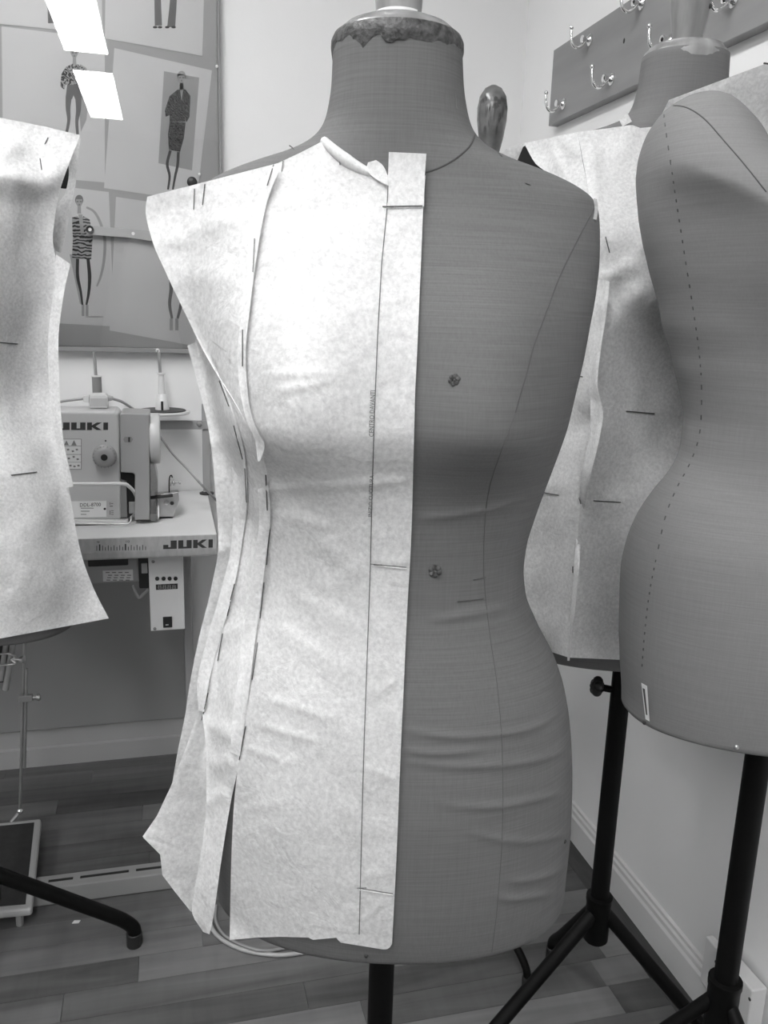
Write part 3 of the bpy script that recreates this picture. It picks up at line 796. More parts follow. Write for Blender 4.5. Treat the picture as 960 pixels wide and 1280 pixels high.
# ------------------------------------------------------------------ right middle form (C)
DC = 1.33
pc = at_f(772, 900, DC); AX_C = Vector((pc.x, pc.y, 0))
t_c = thing('dress_form', AX_C, 'dress form with a wooden knob by the right wall, half papered', 'dress form', 'linen dress forms on stands')
ZB_C = at_f(740, 834, DC-.11).z
org_c = Vector((AX_C.x, AX_C.y, ZB_C))
neckC = at_f(857, 72, DC); lc = neckC.z - ZB_C; scC = lc/LEN
vs, fs = body_mesh(org_c, FACE+.05, scC, rings=110, seg=96, lean=0)
_, BV_C = body_obj('torso', vs, fs, M['linen_c'], t_c)
TC = Vector((AX_C.x, AX_C.y, neckC.z)); rc = rn*scC
MB().lathe([(rc*.98,-.012),(rc*1.0,-.004),(rc*.97,.004),(rc*.86,.010),(rc*.86,.012),(.02,.013)], TC, seg=36).build('neck_cap', M['wood_knob'], t_c, smooth=True)
fc = MB().lathe([(.021,.012),(.0225,.03),(.027,.06),(.031,.09),(.032,.12),(.028,.15),(.016,.17),(.004,.175)], TC, seg=28).build('wooden_finial', M['wood_knob'], t_c, smooth=True)
for a, zz in ((.95, .062), (-.55, .09), (-.2, .09), (.7, .092)):
    rr_ = interp([(0,.021),(.03,.0225),(.06,.027),(.09,.031)], zz)
    MB().ball(TC + (RH*math.sin(a)-FH*math.cos(a))*rr_ + Vector((0,0,zz)), .0035, (1,1,1), 10).build('screw', M['pin_d'], fc, smooth=True)
fC1 = at_z(690, 1199)
dA = Vector((AX_C.x, AX_C.y, 0))
f2_ = at_z(560, 1385); f3_ = at_z(884, 1320)
ZH = at_f(755, 1140, DC).z
stand(t_c, AX_C, ZB_C+.05, ZH, .0165, [(fC1.x, fC1.y), (f2_.x, f2_.y), (f3_.x, f3_.y)], leg_r=.0125)
k0 = at_f(746, 858, DC); k1 = at_f(775, 864, DC)
ax_ = (k0-k1).normalized()
MB().lathe([(.006,0),(.006,.03),(.009,.031),(.009,.036),(.006,.037)], k1, ax_, seg=14).build('knob_screw', M['black'], t_c, smooth=True)
kb = MB()
for k in range(5):
    a = 2*PI*k/5; u_ = ax_.orthogonal().normalized(); v_ = ax_.cross(u_)
    kb.ball(k0 + (u_*math.cos(a)+v_*math.sin(a))*.009, .009, (1,1,1), 12)
kb.ball(k0, .012, (1,1,1), 12)
kb.build('star_knob', M['blackp'], t_c, smooth=True)

t_pc = thing('paper_pattern', org_c, 'white paper bodice pattern pinned on the form by the right wall', 'paper pattern', 'paper bodice patterns pinned on dress forms')
_, x1, h1 = sheet('side_front_panel', [(655,179,722,165,DC+.0,DC-.03),(669,204,728,200,DC-.02,DC-.06),(690,224,735,235,DC-.05,DC-.09),(690,300,746,300,DC-.07,DC-.13),(688,348,749,350,DC-.08,DC-.155),(682,400,745,430,DC-.07,DC-.165),(672,470,738,500,DC-.05,DC-.16),(664,530,744,532,DC-.04,DC-.155),(652,570,734,575,DC-.03,DC-.15),(640,620,727,620,DC-.03,DC-.15),(640,690,721,690,DC-.03,DC-.15),(646,760,716,760,DC-.03,DC-.155),(680,812,711,822,DC-.08,DC-.16)],
    t_pc, BV_C, .006, 22, 80, cap=DC-.035, crinkle=.004, seed=31, crease=[(690,180,700,215,.004,6),(700,170,735,200,.005,8),(660,620,715,600,.003,8),(685,790,710,770,.003,5),(700,500,720,470,.003,8)])
_, x2, h2 = sheet('front_panel', [(722,165,842,150,DC-.03,DC-.045),(735,235,850,225,DC-.09,DC-.09),(746,300,870,300,DC-.15,DC-.19),(749,350,890,350,DC-.155,DC-.09),(745,430,900,430,DC-.165,DC-.07),(738,500,900,500,DC-.16,DC-.06),(744,532,890,535,DC-.155,DC-.06),(727,620,880,625,DC-.15,DC-.07),(721,690,860,692,DC-.15,DC-.09),(716,760,850,765,DC-.155,DC-.1),(711,822,850,828,DC-.16,DC-.11)],
    t_pc, BV_C, .006, 26, 80, top=[(722,165),(755,161),(790,156),(800,160),(842,156)], cap=DC-.055, crinkle=.004, seed=32,
    crease=[(750,345,800,330,.008,9),(740,180,752,330,.005,7),(760,420,800,350,.004,12),(790,480,800,510,.003,6),(765,640,800,610,.003,12),(770,200,790,170,.004,6),(745,352,775,345,.006,5)])
_, x3, h3 = sheet('seam_flange', [(744,346,762,352,DC-.15,DC-.19),(742,385,758,392,DC-.15,DC-.19),(740,420,752,430,DC-.15,DC-.19),(736,470,747,480,DC-.15,DC-.19),(738,512,754,518,DC-.15,DC-.19),(738,530,750,545,DC-.15,DC-.19),(726,600,737,600,DC-.15,DC-.19),(722,650,727,660,DC-.12,DC-.112),(718,700,724,710,DC-.15,DC-.19),(713,770,717,780,DC-.15,DC-.19),(709,826,712,826,DC-.15,DC-.19)],
    t_pc, None, .004, 6, 70, crinkle=.006, seed=33)
_, x5, h5 = sheet('shoulder_flap', [(628,188,656,178,DC+.02,DC+.01),(622,210,645,205,DC+.03,DC+.02)], t_pc, None, .004, 8, 10, crinkle=.005, seed=35)
_, x4, h4 = sheet('neck_scrap', [(774,150,784,140,DC-.05,DC-.05),(778,158,790,152,DC-.055,DC-.055)], t_pc, None, .004, 4, 5, crinkle=.006, seed=34)
BVC = join_bv((x1, h1), (x2, h2))
pins(BVC, t_pc, [((675,615),(698,619)),((742,626),(776,628)),((783,514),(818,517)),((722,470),(728,471)),((757,296),(762,316)),((724,622),(726,630)),((716,708),(716,716)),((748,384),(746,402))], r=.0008)
tag(MB().lathe([(.001,0),(.024,0),(.026,.003),(.024,.008),(.001,.009)], at_f(664, 203, DC+.05), -RH*.3-FH*.95, seg=28).build('arm_plate', M['black_cloth'], t_c, smooth=True), 'black cloth arm plate')

# ------------------------------------------------------------------ right form (D)
DD = 1.03
pd = at_f(941, 990, DD); AX_D = Vector((pd.x, pd.y, 0)); LAT_D = AX_D.dot(RH)
t_d = thing('dress_form', AX_D, 'bare grey dress form with dashed side seam at the right edge', 'dress form', 'linen dress forms on stands')
SL = [(122,866,878),(124,855,890),(128,846,900),(136,834,908),(148,824,918),(165,813,932),(190,804,944),(215,800,964),(235,799.5,1010),(255,800.2,1080),(280,802.5,1140),(310,808,1178),(350,818,1205),(400,830,1216),
      (450,843,1205),(495,854,1180),(530,858,1165),(560,854,1160),(590,841,1170),(620,817,1182),(650,798,1196),(685,785,1205),(720,779,1208),(780,777,1202),(830,778,1192),(870,780,1180)]
hD, cD = [], []
for (yy, xl, xr) in SL:
    a = at_f(xl, yy, DD); b_ = at_f(xr, yy, DD)
    zz = a.z; hD.append((zz, (b_.dot(RH)-a.dot(RH))/2)); cD.append((zz, (a.dot(RH)+b_.dot(RH))/2-LAT_D))
ZB_D = at_f(930, 945, DD-.125).z
hD.append((ZB_D, hD[-1][1]*.995)); cD.append((ZB_D, cD[-1][1]))
hD.sort(); cD.sort(); hD = [(z-ZB_D, v) for z, v in hD]; cD = [(z-ZB_D, v) for z, v in cD]
LD = hD[-1][0]
frD = smooth_tab([(-.01,.11),(0,.125),(.1,.135),(.22,.125),(.33,.095),(.45,.11),(.56,.128),(.62,.122),(.66,.105),(.70,.088),(.73,.07),(.755,.048),(LD,.015)])
bkD = smooth_tab([(-.01,.11),(0,.12),(.15,.13),(.33,.09),(.5,.10),(.62,.09),(.68,.08),(.74,.06),(LD,.015)])
org_d = Vector((AX_D.x, AX_D.y, ZB_D))
zbD = at_f(985, 335, DD).z - ZB_D; lbD = at_f(985, 335, DD).dot(RH) - LAT_D
BD = dict(x=.0, z=zbD, amp=.035, sx=.06, su=.085, sd=.05)
vs, fs = body_mesh(org_d, FACE, 1.0, smooth_tab(hD, 260), frD, bkD, smooth_tab(cD, 260), BD, rings=170, seg=128)
_, BV_D = body_obj('torso', vs, fs, M['linen_d'], t_d)
zn0 = at_f(1060, 240, DD).z
NK = Vector((AX_D.x, AX_D.y, 0)) + FH*.02
nkc = NK + RH*((at_f(1062, 200, DD)).dot(RH)-LAT_D)
MB().lathe([(.12,zn0-.06),(.085,zn0-.02),(.066,zn0+.02),(.060,zn0+.06),(.058,zn0+.11),(.05,zn0+.12),(.02,zn0+.128)], nkc, seg=36).build('neck', M['linen_d'], t_d, smooth=True)
MB().lathe([(.021,zn0+.12),(.026,zn0+.16),(.03,zn0+.2),(.02,zn0+.25),(.004,zn0+.26)], nkc, seg=24).build('wooden_finial', M['wood_knob'], t_d, smooth=True)
line_on(BV_D, smooth_px([(829,134),(832,160),(838,200),(846,255),(856,320),(867,390),(875,450),(877,500),(874,545),(862,580),(846,610),(832,645),(822,690),(812,740),(806,790),(802,840)], 5), .0008, 'side_seam_stitching', M['seam'], t_d, off=0, step=5, dash=2, seg=5)['kind'] = 'stuff'
line_on(BV_D, smooth_px([(829,134),(845,132),(862,136),(882,150),(905,176),(930,205),(958,240)], 5), .0007, 'armhole_seam', M['seam'], t_d, step=5)
line_on(BV_D, smooth_px([(784,898),(800,911),(830,928),(870,940),(915,944),(950,945)], 6), .0022, 'hem_binding', M['linen_d'], t_d, off=-.001)
for px, py in ((921, 934), (806, 903)):
    c = cast(BV_D, px, py)
    if c: MB().ball(c, .0034, (1, .7, 1), 10).build('tack', M['steel'] if px > 900 else M['pin_d'], t_d, smooth=True)
lab = []
for (px, py) in ((802,854),(809,858),(812,902),(807,899)):
    lab.append(cast(BV_D, px, py, .003))
sl = tag(MB().prism(lab, FH*.0015).build('sewn_label', M['label'], t_d), 'small white sewn label')
MB().prism([lab[0].lerp(lab[2], .12)-FH*.0003, lab[0].lerp(lab[1], .5).lerp(lab[3].lerp(lab[2], .5), .12)-FH*.0003, lab[0].lerp(lab[1], .55).lerp(lab[3].lerp(lab[2], .55), .85)-FH*.0003, lab[0].lerp(lab[3], .85).lerp(lab[1].lerp(lab[2], .85), .2)-FH*.0003], FH*.0002).build('label_print', M['ink'], sl)
zhD = at_f(893, 1248, DD).z
fd = [at_z(960, 1420), at_z(830, 1290)]
stand(t_d, AX_D, ZB_D+.05, zhD, .0165, [(AX_D.x+.05, AX_D.y-.34), (AX_D.x-.28, AX_D.y+.12), (AX_D.x+.16, AX_D.y+.2)])
# paper standing off the back of the right form
t_pd = thing('paper_pattern', org_d + Vector((0,0,.5)), 'paper piece over the far shoulder of the bare right form', 'paper pattern', 'paper bodice patterns pinned on dress forms')
sheet('back_panel', [(836,125,1030,52,DD+.10,DD+.075),(826,150,1050,120,DD+.115,DD+.10),(824,190,1060,190,DD+.125,DD+.12),(826,250,1060,260,DD+.13,DD+.14),(832,330,1060,340,DD+.13,DD+.14)], t_pd, None, .004, 24, 40, crinkle=.003, seed=41)
MB().tube([at_f(955,79,DD+.07), at_f(962,80,DD+.075)], .001, 6).build('pin', M['pin_d'], t_pd)

# ------------------------------------------------------------------ hidden form with the egg finial (F)
DF = 1.62
pf = at_f(612, 200, DF); AX_F = Vector((pf.x, pf.y, 0))
t_f = thing('dress_form', AX_F, 'dress form behind the central one, only its mottled egg finial showing', 'dress form', 'linen dress forms on stands')
zF = at_f(612, 214, DF).z
org_f = Vector((AX_F.x, AX_F.y, zF - LEN*.94))
vs, fs = body_mesh(org_f, FACE+PI/2, .94, rings=60, seg=64, lean=0)
body_obj('torso', vs, fs, M['linen_c'], t_f)
TF = Vector((AX_F.x, AX_F.y, zF))
MB().lathe([(rn*.85,-.004),(rn*.9,0),(rn*.8,.008),(.02,.012)], TF, seg=28).build('neck_cap', M['wood_dark'], t_f, smooth=True)
egg = MB().lathe([(.012,.008),(.016,.03),(.022,.055),(.0265,.085),(.027,.105),(.0235,.124),(.015,.137),(.005,.1425),(.001,.143)], TF, seg=28).build('egg_finial', M['wood_egg'], t_f, smooth=True)
def egg_r(h): return interp([(.008,.012),(.03,.016),(.055,.022),(.085,.0265),(.105,.027),(.124,.0235),(.137,.015)], h)
def egg_patch(pts, name):
    b = MB(); V = []
    for a, h in pts: V.append(TF + (RH*math.sin(a)-FH*math.cos(a))*(egg_r(h)+.0004) + Vector((0,0,h)))
    b.add(V, [tuple(range(len(V)))]); return b.build(name, M['wood_spot'], egg, fix=False)
for k in range(9):
    a0 = -1.0 + k*.24; h0 = .112 + .003*math.sin(k*2.2)
    egg_patch([(a0, h0-.003), (a0+.27, h0-.002), (a0+.25, h0+.004), (a0+.1, h0+.006), (a0, h0+.003)], 'scorch_mark')
for (a0, h0, da, dh) in ((-.6,.09,.2,.02), (-.35,.075,.15,.03), (.0,.085,.12,.025), (.3,.08,.25,.014), (.55,.09,.2,.016), (-.75,.06,.3,.012), (.2,.06,.2,.012), (-.15,.1,.5,.008)):
    egg_patch([(a0, h0), (a0+da*.5, h0-dh*.3), (a0+da, h0+dh*.3), (a0+da*.7, h0+dh), (a0+da*.2, h0+dh*.8)], 'scorch_mark')
fF = at_z(657, 1236)
stand(t_f, AX_F, org_f.z+.04, .2, .0155, [(fF.x, fF.y), (AX_F.x-.2, AX_F.y+.25), (AX_F.x+.16, AX_F.y+.28)], leg_r=.008)

# ------------------------------------------------------------------ coat rack on the right wall
XK = XR - .026
c_tl = at_x(692, 63, XK); c_bl = at_x(687, 157, XK)
zt, zb_, yl = c_tl.z, c_bl.z, c_tl.y
t_r = thing('coat_rack', (XR, yl-.9, zb_), 'grey wooden coat rack board with chrome hooks on the right wall', 'coat rack')
MB().box((XK, yl-1.9, zb_), (XR, yl, zt)).build('board', M['rack'], t_r, bevel=.0015)
def hook(bp):
    h = MB().lathe([(.013,0),(.013,.003),(.009,.006),(.006,.010),(.006,.016),(.008,.018),(.008,.022),(.002,.024)], bp, (-1,0,0), seg=18).build('hook', M['chrome'], t_r, smooth=True)
    p = [bp+Vector((-.012,0,-.004)), bp+Vector((-.02,0,-.014)), bp+Vector((-.032,0,-.02)), bp+Vector((-.044,0,-.014)), bp+Vector((-.049,0,.002)), bp+Vector((-.05,0,.016))]
    MB().tube(arc_pts(p, 4), [.0034]*16+[.003]*4+[.0028], 10).build('hook_arm', M['chrome'], h, smooth=True)
    MB().ball(bp+Vector((-.05,0,.021)), .0052, (1,1,1), 12).build('hook_ball', M['chrome'], h, smooth=True)
hp = [(738,50),(765,99),(705,130),(839,51),(803,4),(918,0)]
for px, py in hp: hook(at_x(px, py, XK))
q = at_x(780, 51, XK)
MB().ball(q, .004, (.4,1,1.4), 10).build('knot', M['pin_d'], t_r, smooth=True)
# extra hooks further along, beyond the frame edge
d1 = at_x(803,4,XK) - at_x(738,50,XK)
for k in (1, 2): hook(at_x(918,0,XK) + d1*k*1.0 + Vector((0,0,0)))

# sockets on the right wall
t_s = thing('wall_socket', at_x(905, 1190, XR), 'white double socket box low on wall, mostly behind the pole', 'wall socket')
a = at_x(890, 1168, XR-.016); b_ = at_x(884, 1226, XR-.016)
MB().box((XR-.03, a.y-.13, b_.z), (XR-.014, a.y, a.z)).build('socket_plate', M['skirting'], t_s, bevel=.003)
q = at_x(895, 1203, XR-.03); MB().ball(q, .004, (.4,1,1), 10).build('screw', M['pin_d'], t_s, smooth=True)
a2_ = at_x(922, 1205, XR-.03); b2_ = at_x(951, 1230, XR-.03)
t_s2 = thing('junction_box', (XR, a2_.y-.06, a2_.z-.05), 'white cable box with one screw near bottom right corner', 'junction box')
MB().box((XR-.045, b2_.y, a2_.z-.12), (XR-.014, a2_.y+.04, a2_.z)).build('box_cover', M['skirting'], t_s2, bevel=.003)
q = at_x(937, 1249, XR-.045); MB().ball(q, .0035, (.4,1,1), 10).build('screw', M['pin_d'], t_s2, smooth=True)

# ------------------------------------------------------------------ pinboard with fashion sketches
YP = YB - .03
t_pb2 = thing('pinboard', (-.3, YB, at_y(232,437,YP).z), 'large grey pinboard under a clear glossy cover, fashion sketches behind it', 'pinboard')
xr_ = at_y(274, 200, YP).x; zb2 = at_y(232, 436, YP).z
MB().box((xr_-1.6, YP+.006, zb2), (xr_, YB, 2.5)).build('backing_board', M['board'], t_pb2, bevel=.002)
MB().box((xr_-1.6, YP-.004, zb2-.012), (xr_+.002, YB, zb2)).build('bottom_rail', M['greypaint'], t_pb2, bevel=.001)
MB().box((xr_, YP-.002, zb2), (xr_+.005, YB, 2.5)).build('side_rail', M['greypaint'], t_pb2, bevel=.001)
MB().box((xr_-1.6, YP-.003, zb2), (xr_-.001, YP-.001, 2.5)).build('clear_cover', M['clear'], t_pb2)
for px, py in ((271, 83), (249, 218)):
    q = at_y(px, py, YP-.004); MB().ball(q, .004, (1,.6,1), 10).build('pin_head', M['white'], t_pb2, smooth=True)
YS = YP + .0045
def poly_at(pts, y): return [at_y(px, py, y) for px, py in pts]
SHEETS = [
 ([(-75,-120),(126,-120),(128,43),(70,37),(0,30),(-75,24)], 'sketch sheet at top left, dark ankle boots under the light reflection', 0),
 ([(133,-120),(258,-120),(253,70),(131,48)], 'sketch sheet at top right with flared trouser legs', .0003),
 ([(2,33),(60,40),(131,48),(131,228),(60,222),(4,215)], 'sketch sheet with spotted blouse and dark tights figure', .0006),
 ([(143,60),(265,88),(246,252),(130,235)], 'sketch sheet with dark skirt suit figure on grey panel', -.0003),
 ([(70,232),(136,240),(143,408),(70,404)], 'sketch sheet with zebra striped coat figure beside the steel strip', .0009),
 ([(145,246),(198,254),(262,262),(262,436),(137,413)], 'lower right sketch sheet half hidden by the paper shoulder', .0003),
]
sheets = []
for i, (pts, lab_, dz) in enumerate(SHEETS):
    P = poly_at(pts, YS + dz*.8)
    t = MB().prism(P, (0, .0003, 0)).build('sketch_sheet', M['sheet'])
    t.location = (0, 0, 0)
    tag(t, lab_, 'drawing', 'fashion sketches on the pinboard'); sheets.append((t, YS + dz*.8))
def draw(i, name, pts, mt, k=1):
    t, yy = sheets[i]
    MB().add(poly_at(pts, yy - .00012*k), [tuple(range(len(pts)))]).build(name, M[mt], t, fix=False)
def stroke(i, name, pts, wpx, mt, k=1):
    pts = smooth_px(pts, 4); lft, rgt = [], []
    ws = list(np.interp(np.linspace(0, 1, len(pts)), np.linspace(0, 1, len(wpx)), wpx)) if isinstance(wpx, list) else [wpx]*len(pts)
    for j, p in enumerate(pts):
        a, b_ = pts[max(0, j-1)], pts[min(len(pts)-1, j+1)]; dx, dy = b_[0]-a[0], b_[1]-a[1]; L = math.hypot(dx, dy) or 1
        nx, ny = -dy/L*ws[j]/2, dx/L*ws[j]/2
        lft.append((p[0]+nx, p[1]+ny)); rgt.append((p[0]-nx, p[1]-ny))
    t, yy = sheets[i]; n_ = len(lft)
    V = poly_at(lft, yy-.00012*k) + poly_at(rgt, yy-.00012*k)
    MB().add(V, [(j, j+1, n_+j+1, n_+j) for j in range(n_-1)]).build(name, M[mt], t, fix=False)
def oval(cx_, cy_, rx, ry, n_=16): return [(cx_+rx*math.cos(2*PI*k/n_), cy_+ry*math.sin(2*PI*k/n_)) for k in range(n_)]
def face(i, cx_, cy_, s, hair='ink2', dome=True):
    draw(i, 'drawn_hair', oval(cx_, cy_-3*s, 5.2*s, 6.5*s), hair, 1)
    draw(i, 'drawn_face', [(cx_-4*s, cy_-4*s),(cx_+4*s, cy_-4*s),(cx_+3.8*s, cy_+2*s),(cx_+1.4*s, cy_+6*s),(cx_-1.4*s, cy_+6*s),(cx_-3.8*s, cy_+2*s)], 'skin', 2)
    for sg in (-1, 1): draw(i, 'drawn_eye', oval(cx_+sg*2*s, cy_-1*s, 1.2*s, .6*s, 8), 'ink', 3)
    draw(i, 'drawn_mouth', oval(cx_, cy_+3*s, 1.2*s, .5*s, 8), 'ink', 3)
    draw(i, 'drawn_neck', [(cx_-2*s, cy_+4*s),(cx_+2*s, cy_+4*s),(cx_+2.4*s, cy_+14*s),(cx_-2.4*s, cy_+14*s)], 'skin', 1)
# 0: boots
stroke(0, 'drawn_leg', [(60,-60),(59,-20),(61,10),(62,29)], [6,4,3,4], 'ink2'); stroke(0, 'drawn_leg', [(66,-60),(66,-20),(65,10),(65,29)], [6,4,3,5], 'ink2')
# 1: flared trousers
stroke(1, 'drawn_trouser_leg', [(198,-60),(197,-10),(198,32)], [6,8,9], 'ink2'); stroke(1, 'drawn_trouser_leg', [(214,-60),(217,-10),(214,34)], [6,8,10], 'ink2')
for cx_ in (194, 200, 209, 217): draw(1, 'drawn_shoe', oval(cx_, 34, 3, 1.6, 8), 'ink', 2)
# 2: spotted blouse
draw(2, 'drawn_shadow', [(100,80),(108,85),(112,110),(108,150),(101,165),(98,120)], 'sheet_g', 1)
face(2, 93, 67, 1.0, 'skin')
draw(2, 'drawn_blouse', [(90,80),(97,80),(106,86),(107,108),(102,114),(100,106),(82,106),(80,112),(75,108),(77,92),(82,84)], 'spots', 3)
draw(2, 'drawn_shorts', [(84,106),(101,106),(103,122),(94,124),(92,119),(90,124),(82,122)], 'ink2', 4)
stroke(2, 'drawn_leg', [(86,120),(85,135),(86,150),(83,167)], [8,6,4,3.4], 'ink2', 3); stroke(2, 'drawn_leg', [(98,120),(98,138),(96,152),(97,168)], [8,6,4,3.4], 'ink2', 3)
# 3: skirt suit on a grey panel
draw(3, 'drawn_panel', [(205,89),(249,97),(240,213),(198,204)], 'sheet_g', 1)
face(3, 227, 98, 1.0, 'skin')
draw(3, 'drawn_jacket', [(222,112),(232,112),(238,120),(237,146),(233,153),(231,146),(232,152),(212,152),(212,144),(207,146),(206,138),(212,120)], 'tweed', 3)
draw(3, 'drawn_lapel', [(225,112),(229,112),(227,126)], 'skin', 4)
draw(3, 'drawn_skirt', [(212,152),(232,153),(230,172),(225,190),(211,187),(210,168)], 'lace', 3)
stroke(3, 'drawn_leg', [(213,188),(209,205),(212,220),(210,237)], [3.5,3.5,3,2.4], 'ink', 2); stroke(3, 'drawn_leg', [(223,190),(222,206),(219,220),(216,237)], [3.5,3.5,3,2.4], 'ink', 2)
# 4: zebra coat with an arc
stroke(4, 'drawn_arc', [(108,259),(118,265),(126,280),(131,300),(130,325),(126,345),(121,358)], [2.5,3,3.5,3.5,3.5,3,2], 'sheet_g', 1)
draw(4, 'drawn_shadow', [(87,318),(95,318),(104,380),(100,380)], 'sheet_g', 1)
face(4, 99, 253, 1.0, 'ink2')
draw(4, 'drawn_coat', [(90,272),(97,270),(102,278),(104,270),(112,274),(116,296),(114,324),(101,324),(90,322),(91,300)], 'zebra', 3)
draw(4, 'drawn_neckline', [(98,268),(103,268),(105,292),(101,292)], 'skin', 4)
stroke(4, 'drawn_leg', [(97,323),(97,345),(101,365),(103,381)], [4,4,3,2.5], 'ink', 2); stroke(4, 'drawn_leg', [(110,323),(112,345),(111,365),(108,381)], [4,4.5,3.5,2.5], 'ink', 2)
for cx_ in (104, 109): draw(4, 'drawn_shoe', [(cx_-2,381),(cx_+1.5,381),(cx_+1.5,395),(cx_-2,395)], 'skin', 3)
draw(4, 'drawn_ground', oval(118, 396, 12, 1, 10), 'sheet_g', 1)
# 5: legs
draw(5, 'drawn_dress', [(206,280),(228,280),(232,340),(208,340)], 'wash', 1)
stroke(5, 'drawn_leg', [(212,335),(214,360),(212,380),(215,398)], [5,4.5,4,3], 'ink2', 2); stroke(5, 'drawn_leg', [(226,335),(228,365),(226,382),(222,398)], [5,4.5,4,3], 'ink2', 2)
for cx_ in (214, 221): draw(5, 'drawn_shoe', [(cx_-2,398),(cx_+2,398),(cx_+2,413),(cx_-2,413)], 'skin', 3)

# steel strip with an eyelet in front of the board
YST = YP - .02
P = poly_at([(108,282),(160,286),(262,297),(262,312),(160,297),(108,293)], YST)
t = thing('steel_strip', at_y(112, 287, YP), 'flat grey steel strip with black eyelet across zebra sketch', 'metal strip')
MB().prism(P, (0, .002, 0)).build('strip', M['grey_pl'], t, bevel=.0003)
q = at_y(112.5, 287, YST)
MB().lathe([(.0045,0),(.0045,.005),(.0095,.006),(.0095,0)], q, (0,-1,0), seg=20, closed=False).build('eyelet', M['blackp'], t, smooth=True)
MB().lathe([(.001,0),(.0045,0),(.0045,.003),(.001,.003)], q, (0,-1,0), seg=16).build('eyelet_centre', M['label'], t)
q = at_y(166.5, 292, YST); MB().lathe([(.001,0),(.0042,0),(.0042,.001),(.001,.001)], q, (0,-1,0), seg=16).build('punched_hole', M['label'], t)
MB().lathe([(.003,0),(.003,.02)], at_y(112.5,287,YST)+Vector((0,.002,0)), (0,1,0), seg=10).build('fixing_stud', M['steel'], t)
q = at_y(240, 228, YP-.003)
tag(MB().lathe([(.012,0),(.013,.002),(.013,.010),(.011,.012)], q, (0,-1,0), seg=20).build('magnet', M['blackp'], smooth=True), 'small round black magnet on pinboard just above papered shoulder', 'magnet')

# ------------------------------------------------------------------ sewing table
yT = at_z(200, 670, ZT).y                   # front edge
xTr = at_z(271, 668, ZT).x
t_t = thing('sewing_table', (-.2, yT+.25, 0), 'pale industrial sewing table with ruler edge against the back wall', 'sewing table')
zt0 = at_y(200, 697, yT).z; zm = at_y(200, 688, yT).z
MB().box((-1.15, yT+.001, zt0), (xTr, YB-.012, ZT)).build('table_top', M['table'], t_t, bevel=.002)
eb = MB().prism([(xTr, yT+.001, zt0), (xTr, yT-.001, zt0+.004), (xTr, yT-.003, zm), (xTr, yT-.003, ZT-.001), (xTr, yT+.001, ZT-.0005)], (-1.15-xTr, 0, 0)).build('edge_band', M['edge'], t_t)
YE = yT - .0034
logo_quad('edge_logo', at_y(204, 686.5, YE), at_y(266, 684.5, YE), at_y(204, 676, YE), M['logo'], eb)
b = MB()
for k in range(18):
    px = 121 + (182-121)*k/17 ; long = k % 10 in (0, 1) and k in (0, 10)
    hh = 8 if k in (1, 10) else (6.5 if k % 2 == 0 else 4.5); ww = .9 if k in (1, 10) else .45
    y0 = 688.5 - (px-121)*.016
    b.add(poly_at([(px-ww, y0-hh), (px+ww, y0-hh), (px+ww, y0), (px-ww, y0)], YE), [(0,1,2,3)])
b.build('ruler_marks', M['logo'], eb, fix=False)
text_quad('9', 'ruler_number', at_y(121,679,YE), at_y(124.5,679,YE), at_y(121,676.5,YE), M['logo'], eb)
text_quad('10', 'ruler_number', at_y(157.5,678.5,YE), at_y(162,678.4,YE), at_y(157.5,675.5,YE), M['logo'], eb)
yq = YB - .035; zq = at_y(120, 906, yq).z
MB().box((-1.12, yq, zq), (at_y(240.5, 780, yq).x, yq+.018, zt0)).build('modesty_panel', M['under'], t_t, bevel=.001)
# column leg, foot rail with slots
yC = yT + .22
xa, xb = at_y(229, 740, yC).x, at_y(240, 740, yC).x
MB().box((xa, yC, .05), (xb, yC+.06, zt0)).build('leg_column', M['greyleg'], t_t, bevel=.003)
MB().box((xa-.9, yC, .05), (xb-.9, yC+.06, zt0)).build('leg_column', M['greyleg'], t_t, bevel=.003)
for xx in (xa, xa-.9):
    MB().box((xx-.005, yT-.08, 0.0), (xx+.045, YB-.06, .05)).build('foot_bar', M['greypaint'], t_t, bevel=.004)
ra = at_z(120, 1103, .045); rb_ = at_z(120, 1087, .045)
rl = MB().box((-1.0, ra.y, .002), (.35, rb_.y, .045)).build('foot_rail', M['greypaint'], t_t, bevel=.002)
for (x0, x1) in ((60, 91), (100, 161), (170, 203), (215, 260), (-10, 50)):
    p0 = at_z(x0, 1104-.135*(x0-60), .045); p1 = at_z(x1, 1104-.135*(x1-60), .045); ym = (ra.y*.45+rb_.y*.55)
    MB().box((p0.x, ym-.004, .0445), (p1.x, ym+.004, .0456)).build('slot', M['blackp'], rl)

# motor and control box hung under the table
ym_ = yT + .12
t_m = thing('motor', at_y(130, 715, ym_), 'dark motor with a white data label under the table', 'motor')
def fbox(x0, y0, x1, y1, yf, dep):
    a = at_y(x0, y1, yf); b_ = at_y(x1, y0, yf); return (a.x, yf, a.z), (b_.x, yf+dep, b_.z)
MB().box(*fbox(95, 698, 176, 731, ym_, .12)).build('housing', M['grey_pl'], t_m, bevel=.004)
MB().box(*fbox(174, 695, 188, 736, ym_-.01, .1)).build('end_cap', M['blackp'], t_m, bevel=.003)
MB().box(*fbox(110, 695, 160, 709, ym_-.004, .02)).build('bracket', M['blackp'], t_m, bevel=.003)
MB().box(*fbox(177, 704, 184, 717, ym_-.013, .004)).build('terminal', M['steel'], t_m, bevel=.001)
lbm = MB().box(*fbox(129, 712, 166, 727, ym_-.0015, .0014)).build('data_label', M['label'], t_m)
b = MB()
for k, yy in enumerate((715, 718.5, 721.5, 724.5)):
    for s_ in range(4):
        x0 = 132 + s_*8 + (k*3) % 4; b.add(poly_at([(x0, yy), (x0+5, yy), (x0+5, yy+1.2), (x0, yy+1.2)], ym_-.0018), [(0,1,2,3)])
